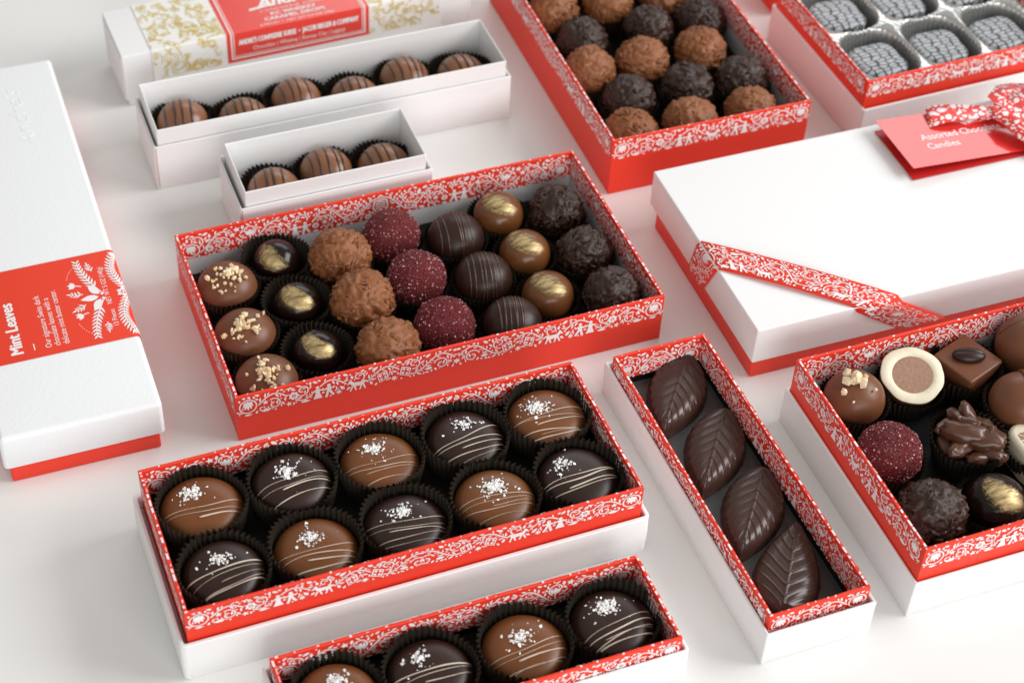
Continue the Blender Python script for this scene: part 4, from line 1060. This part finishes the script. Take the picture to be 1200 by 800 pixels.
# real places read from the photograph (rows sit a little towards the back wall)
for k, (u, v, kd) in enumerate(ipos):
    IP = ORD[k % 5] + ' from linen box end, ' + ('large box side' if k < 5 else 'narrow tray side')
    lb_ = ('milk' if kd == 'milk' else 'dark') + ' salted caramel in tray of ten, ' + IP
    caramel('I', u, v, zi + .0020, kd, lb_, ('milk' if kd == 'milk' else 'dark') + ' salted caramels in the tray of ten', 500 + 7 * k, nl=(3, 4, 4, 5, 6, 5, 4, 5, 6, 4)[k])
    cup('I', u, v, zi, .0227, .0240, .0180, 'paper cup in tray of ten caramels, ' + IP, 'cups in the tray of ten salted caramels', nfl=46)
zj = Z_J + .0072
for k, (u, v, kd) in enumerate([(-.0735, .0018, 'milk'), (-.0245, .0010, 'dark'), (.0262, .0004, 'milk'), (.0750, .0, 'dark')]):
    lb_ = ('milk' if kd == 'milk' else 'dark') + ' salted caramel in the narrow tray, ' + ORD[3 - k] + ' from leaf tray end'
    caramel('J', u, v, zj + .0020, kd, lb_, ('milk' if kd == 'milk' else 'dark') + ' salted caramels in the narrow tray', 700 + 11 * k, nl=(3, 3, 5, 5)[k])
    cup('J', u, v, zj, .0227, .0241, .0180, 'paper cup in narrow caramel tray, ' + ORD[3 - k] + ' from leaf tray end', 'cups in the narrow tray', nfl=46)

# --- chocolate leaves
def leaf_mesh(Lf, Wf, H, nv, seed):
    """moulded leaf, base at x=0, tip at x=Lf; raised midrib and side veins, toothed edge"""
    NX, NY = 190, 64; V, F = [], []
    def half(t): return Wf / 2 * (math.sin(math.pi * min(1, t ** .82)) ** .78) * (1 - .10 * t)
    top = {}
    def zsurf(t, s, y):
        hw = half(t); dome = max(0, 1 - abs(s) ** 2.6) ** .60; endf = min(1, t / .07, (1 - t) / .07) ** .5
        z = H * (.30 + .70 * dome) * (.35 + .65 * endf)
        # side veins sweep towards the tip
        ph = (t - .34 * abs(s) ** 1.25 * (1 - .25 * t)) * nv
        g = abs((ph % 1) - .5) * 2
        vein = math.exp(-((1 - g) / .13) ** 2)
        z += .00085 * vein * dome * (1 if .03 < t < .97 else 0)
        z += .0007 * math.exp(-(y / .0007) ** 2) * endf
        return z
    for i in range(NX + 1):
        t = .004 + .992 * i / NX; hw = half(t)
        tooth = 1 + .022 * (1 - abs(((t * nv * 1.0) % 1) * 2 - 1))
        for j in range(NY + 1):
            s = -1 + 2 * j / NY; s2 = math.copysign(1 - (1 - abs(s)) ** 1.35, s); ed = abs(s2) ** 8
            y = s2 * hw * (1 + (tooth - 1) * ed)
            V.append((t * Lf + .0018 * ed * math.sin(t * nv * 2 * math.pi) * 0, y, zsurf(t, s2, y)))
    for i in range(NX):
        for j in range(NY): a = i * (NY + 1) + j; F.append((a, a + NY + 1, a + NY + 2, a + 1))
    # skirt down to the base
    ring = [i * (NY + 1) for i in range(NX + 1)] + [NX * (NY + 1) + j for j in range(1, NY + 1)] + [i * (NY + 1) + NY for i in range(NX - 1, -1, -1)] + [j for j in range(NY - 1, 0, -1)]
    o = len(V)
    for k in ring: x, y, z = V[k]; V.append((x + (x - Lf / 2) * .025, y * 1.04, 0.0))
    n = len(ring)
    for k in range(n): F.append((ring[k], ring[(k + 1) % n], o + (k + 1) % n, o + k)[::-1])
    me = mesh('leaf_body', V, F, True)
    return me
zk = Z_K + .0070
LM1 = leaf_mesh(.0660, .0350, .0115, 9, 1); LM2 = leaf_mesh(.0650, .0365, .0110, 8, 2)
for k, (u, v, ang, lm, Lf) in enumerate([(.0016, .0752, 232, LM1, .0660), (.0034, .0278, 233, LM1, .0660), (.0034, -.0198, 232, LM1, .0660), (.0040, -.0622, 55, LM2, .0650)]):
    lab = ('chocolate leaf at the tray end touching the large truffle box', 'chocolate leaf second from the large truffle box end', 'chocolate leaf directly beside the one turned the opposite way', 'chocolate leaf turned the opposite way to the other three')[k]
    a = R(ang); t = thing('mint_leaf', lab, 'chocolate', at('K', u - math.cos(a) * Lf / 2, v - math.sin(a) * Lf / 2, zk), yaw('K') + a, 'chocolate leaves in the slim tray')
    obj('leaf_body', lm, M['leafdark'], t)

# --- silver celled insert and knit-patterned chocolates
gu0, gu1, gv0, gv1 = -.0203 - .158 / 2 + T + .0008, -.0203 + .158 / 2 - T - .0008, -.1258 / 2 + T + .0008, .1258 / 2 - T - .0008
cells = [(u, v) for v in (-.0285, .0285) for u in (-.0690, -.0203, .0284)]
NX, NY = 230, 186; V, F = [], []
for i in range(NX + 1):
    for j in range(NY + 1):
        u = gu0 + (gu1 - gu0) * i / NX; v = gv0 + (gv1 - gv0) * j / NY; best = 9
        for cu_, cv_ in cells:
            dx, dy = (u - cu_) / .0232, (v - cv_) / .0280; rr = (abs(dx) ** 2.8 + abs(dy) ** 2.8) ** (1 / 2.8); th = math.atan2(dy, dx)
            best = min(best, rr + .008 * math.cos(44 * th))
        q = min(1, max(0, (best - .84) / .20)); q = q * q * (3 - 2 * q)
        V.append((u, v, .0012 + (.0225 - .0012) * q + .0012 * max(0, min(1, (best - 1.05) / .2))))
for i in range(NX):
    for j in range(NY): a = i * (NY + 1) + j; F.append((a, a + NY + 1, a + NY + 2, a + 1))
ti = obj('tray_insert', mesh('tray_insert', V, F, True), M['traysilver'], None, at('G', 0, 0, Z_G + .0022), (0, 0, yaw('G')))
ti['label'] = 'silver fluted insert with six rounded square cells in the red tray'; ti['category'] = 'tray insert'
def rsq(s, h, r):
    loops = [rr_loop(s, s, r, 0, 6), rr_loop(s, s, r, h - .0035, 6)]
    for k in range(1, 5): a = R(90 * k / 4); d = .0035 * (1 - math.cos(a)); loops.append(rr_loop(s - 2 * d, s - 2 * d, max(r - d, .001), h - .0035 + .0035 * math.sin(a), 6))
    v, f = loft(loops); m_ = mesh('body', v, f); shade_auto(m_); return m_
KB = rsq(.0355, .0165, .010)
for k, (u, v) in enumerate(cells):
    t = thing('patterned_chocolate', 'knit-patterned chocolate in silver tray, ' + ORD[k % 3] + ' from tall box, ' + ('ribboned box side' if k < 3 else 'away from ribboned box'), 'chocolate', at('G', u, v, Z_G + .0036), yaw('G') + random.Random(k).uniform(-.06, .06), 'knit-patterned chocolates')
    obj('body', KB, M['weave'], t)

# --- assorted tray
zl = Z_L + .0022
def lcup(u, v, r1=.0205, h=.018, what=''):
    cup('L', u, v, zl, r1 * .76, r1, h, 'dark fluted paper cup around ' + what + ' in the assorted tray', 'cups in the assorted tray')
nut_dome('L', -.0725, .0480, zl + .0004, .0176, .93, 'milk chocolate dome topped with a few large pale nut pieces, in the assorted tray', None, 77, n=20, spread=.22, cx=-.18, cy=-.02, big=2.4, m=M['nutpale']); lcup(-.0725, .0480, .0203, .0165, 'the nut-topped dome')
# cut-open white truffle
t = thing('cut_truffle', 'cut-open truffle with cream-coloured shell and brown ganache centre', 'chocolate', at('L', -.0345, .0500, zl + .0004), yaw('L'))
rc = .0186
rnd = random.Random(5)
def cut_xf(p):  # tilt the cut face towards the open side
    q = Matrix.Rotation(R(16), 3, 'X') @ Vector(p); q = Matrix.Rotation(R(-6), 3, 'Y') @ q; return q + Vector((0, 0, .0215))
ns = 64
def wob(a): return 1 + .018 * math.sin(3 * a + 1) + .012 * math.sin(7 * a) + .012 * noise.noise(Vector((math.cos(a) * 4, math.sin(a) * 4, 2)))
V, F = [], []
for i in range(13):
    ph = R(90 * i / 12)
    for k in range(ns): a = 2 * math.pi * k / ns; w = wob(a); V.append(cut_xf((rc * math.cos(ph) * math.cos(a) * w, rc * math.cos(ph) * math.sin(a) * w, -rc * math.sin(ph) * .98)))
for i in range(12):
    for k in range(ns): F.append((i * ns + k, (i + 1) * ns + k, (i + 1) * ns + (k + 1) % ns, i * ns + (k + 1) % ns))
obj('outer_shell', mesh('outer_shell', V, F, True), M['milk'], t)
V, F = [], []
for i, (q, z) in enumerate(((.985, -.0001), (.965, .0003), (.80, .00035), (.645, .0003), (.630, -.0003))):
    for k in range(ns):
        a = 2 * math.pi * k / ns; w = wob(a) if q > .7 else 1 + .02 * math.sin(2 * a + .5) + .014 * noise.noise(Vector((math.cos(a) * 5, math.sin(a) * 5, 7)))
        V.append(cut_xf((rc * q * w * math.cos(a), rc * q * w * math.sin(a), z + (.00018 * noise.noise(Vector((math.cos(a) * 9, math.sin(a) * 9, q * 9))) if q < .95 else 0))))
for i in range(4):
    for k in range(ns): F.append((i * ns + k, i * ns + (k + 1) % ns, (i + 1) * ns + (k + 1) % ns, (i + 1) * ns + k))
obj('white_shell', mesh('white_shell', V, F, True), M['creamchoc'], t)
V, F = [cut_xf((0, 0, .0001))], []
for i in range(1, 9):
    for k in range(ns): a = 2 * math.pi * k / ns; q = .66 * i / 8; V.append(cut_xf((rc * q * math.cos(a), rc * q * math.sin(a), .0001 + .00012 * noise.noise(Vector((math.cos(a) * q * 14, math.sin(a) * q * 14, 3))))))
for k in range(ns): F.append((0, 1 + k, 1 + (k + 1) % ns))
for i in range(7):
    for k in range(ns): F.append((1 + i * ns + k, 1 + (i + 1) * ns + k, 1 + (i + 1) * ns + (k + 1) % ns, 1 + i * ns + (k + 1) % ns))
obj('ganache_centre', mesh('ganache_centre', V, F, True), M['ganache'], t)
lcup(-.0345, .0500, .0200, .0150, 'the cut-open truffle')
# square with a bean
t = thing('square_chocolate', 'square milk chocolate with a coffee bean on top', 'chocolate', at('L', .0035, .0520, zl + .0004), yaw('L') + R(20))
loops = [rr_loop(.0220, .0220, .002, 0, 4), rr_loop(.0290, .0290, .0018, .0200, 4), rr_loop(.0284, .0284, .0016, .0210, 4), rr_loop(.0270, .0270, .0015, .0214, 4)]
v_, f_ = loft(loops); me = mesh('body', v_, f_); shade_auto(me, 60); obj('body', me, M['milk'], t)
bm = ico(4)
for v in bm.verts:
    g = math.exp(-(v.co.y / .13) ** 2) * .30 if v.co.z > 0 else 0
    v.co = Vector((v.co.x * .0098, v.co.y * .0056, v.co.z * .0040 * (1 - g) + .0232))
obj('coffee_bean', bm_to_mesh(bm, 'coffee_bean', True), M['dark'], t, None, (0, 0, R(-42)))
lcup(.0035, .0520, .0212, .0165, 'the coffee bean square')
# plain dome and striped oval
t = thing('truffle', 'large plain milk chocolate dome beside the coffee bean square', 'chocolate', at('L', .0440, .0500, zl + .0004), yaw('L'))
obj('shell', shell2(.0200, .98, M['milk']), M['milk'], t)
vv, ff = arc_line(.0200, .98, R(75), .25, .0011, 1.2); obj('ridge', mesh('ridge', vv, ff, True), M['milk'], t)
lcup(.0440, .0500, .0208, .0150, 'the plain dome')
striped('L', .0160, .0130, zl + .0004, .0188, .95, M['milk'], M['milk'], (.02, .22, .42), 'milk chocolate dome with three thick raised ridges in the assorted tray', None, 91, ang=-.30, w=.0017); lcup(.0160, .0130, .0212, .0190, 'the ridged dome')
raspberry_truffle('L', -.0745, .0035, zl + .0004, .0186, 'round raspberry-sugar truffle in the assorted tray', None, 4); lcup(-.0745, .0035, .0203, .0150, 'the raspberry truffle')
rough_truffle('L', -.0748, -.0420, zl + .0004, .0190, 'dark', 'shaggy dark truffle in the assorted tray', None, 41); lcup(-.0748, -.0420, .0203, .0150, 'the shaggy dark truffle')
gold_dome('L', -.0365, -.0455, zl + .0004, .0172, .90, True, 'glossy near-black dome with a gold oval in the assorted tray', None, 29, g=(-.12, -.42, 1), ang=-1.0, la=1.25, lb=.50); lcup(-.0365, -.0455, .0203, .0170, 'the gold-brushed dark dome')
# nut cluster
t = thing('nut_cluster', 'cluster of glazed chocolate-coated nut slivers in a fluted cup', 'chocolate', at('L', -.0270, -.0010, zl + .0004), yaw('L'))
rnd = random.Random(17)
bm = ico(3)
for v in bm.verts: v.co = Vector((v.co.x * .0135, v.co.y * .0135, v.co.z * .0055 + .0060)) * (1 + .1 * noise.noise(v.co * 3))
obj('chocolate_core', bm_to_mesh(bm, 'chocolate_core', True), M['nutglaze'], t)
def nutlet(seed):
    bm = ico(3)
    for v in bm.verts:
        c = v.co.copy(); v.co = Vector((c.x, c.y * (.55 + .12 * c.x), c.z * .48)) * (1 + .26 * noise.noise(c * 2.1 + Vector((seed, 0, 0))))
        v.co.z += .12 * v.co.x * v.co.x
    return bm_to_mesh(bm, 'coated_nut', True)
NL = [nutlet(s * 3.3) for s in range(5)]
for k, (x, y, z, ln, a, p_) in enumerate([(-.0095, .0085, .0165, .0052, .3, .1), (-.0020, .0115, .0185, .0058, 1.3, .5), (.0040, .0085, .0185, .0066, 1.8, -.6), (-.0030, .0010, .0175, .0098, -.45, .05), (.0035, -.0050, .0160, .0090, -.55, -.1),
                                         (.0090, .0020, .0165, .0075, 1.5, .55), (.0125, -.0045, .0150, .0062, 1.7, .3), (-.0080, -.0045, .0135, .0075, .4, .2), (.0060, -.0110, .0120, .0070, -.9, .1), (-.0120, .0015, .0120, .0060, 1.1, -.2), (.0010, .0045, .0205, .0050, 2.2, .3), (-.0010, -.0115, .0110, .0062, .1, .2), (.0105, -.0105, .0105, .0062, 1.2, -.3)]):
    sc(obj('coated_nut', NL[k % 5], M['nutglaze'], t, (x * 1.12, y * 1.12, z * 1.15 + .002), (rnd.uniform(-.7, .7), p_, a)), ln * 1.42)
lcup(-.0270, -.0010, .0215, .0200, 'the nut cluster')
# transfer-printed square
t = thing('patterned_chocolate', 'dark chocolate dome printed with white triangles, beside the nut cluster', 'chocolate', at('L', .0118, -.0165, zl + .0004), yaw('L'))
PB = rsq(.0330, .0200, .009); obj('body', PB, M['creamchoc'], t)
tri = []
for i in range(5):
    for j in range(5):
        x, y = -13.0 + i * 5.4, -13.0 + j * 5.4
        tri += [np.array([(x, y), (x + 4.7, y + .3), (x + .4, y + 4.6)]), np.array([(x + 5.0, y + 1.2), (x + 5.0, y + 4.9), (x + 1.3, y + 4.9)])]
def trimap(P): return np.stack([P[:, 0] / 1000, P[:, 1] / 1000, np.full(len(P), .02012)], 1)
tri = [p for p in tri if np.abs(p).max() < 13.2]
obj('printed_pattern', polys_mesh(tri, trimap, 'printed_pattern'), M['ganache'], t)
lcup(.0118, -.0165, .0212, .0150, 'the triangle-printed chocolate')
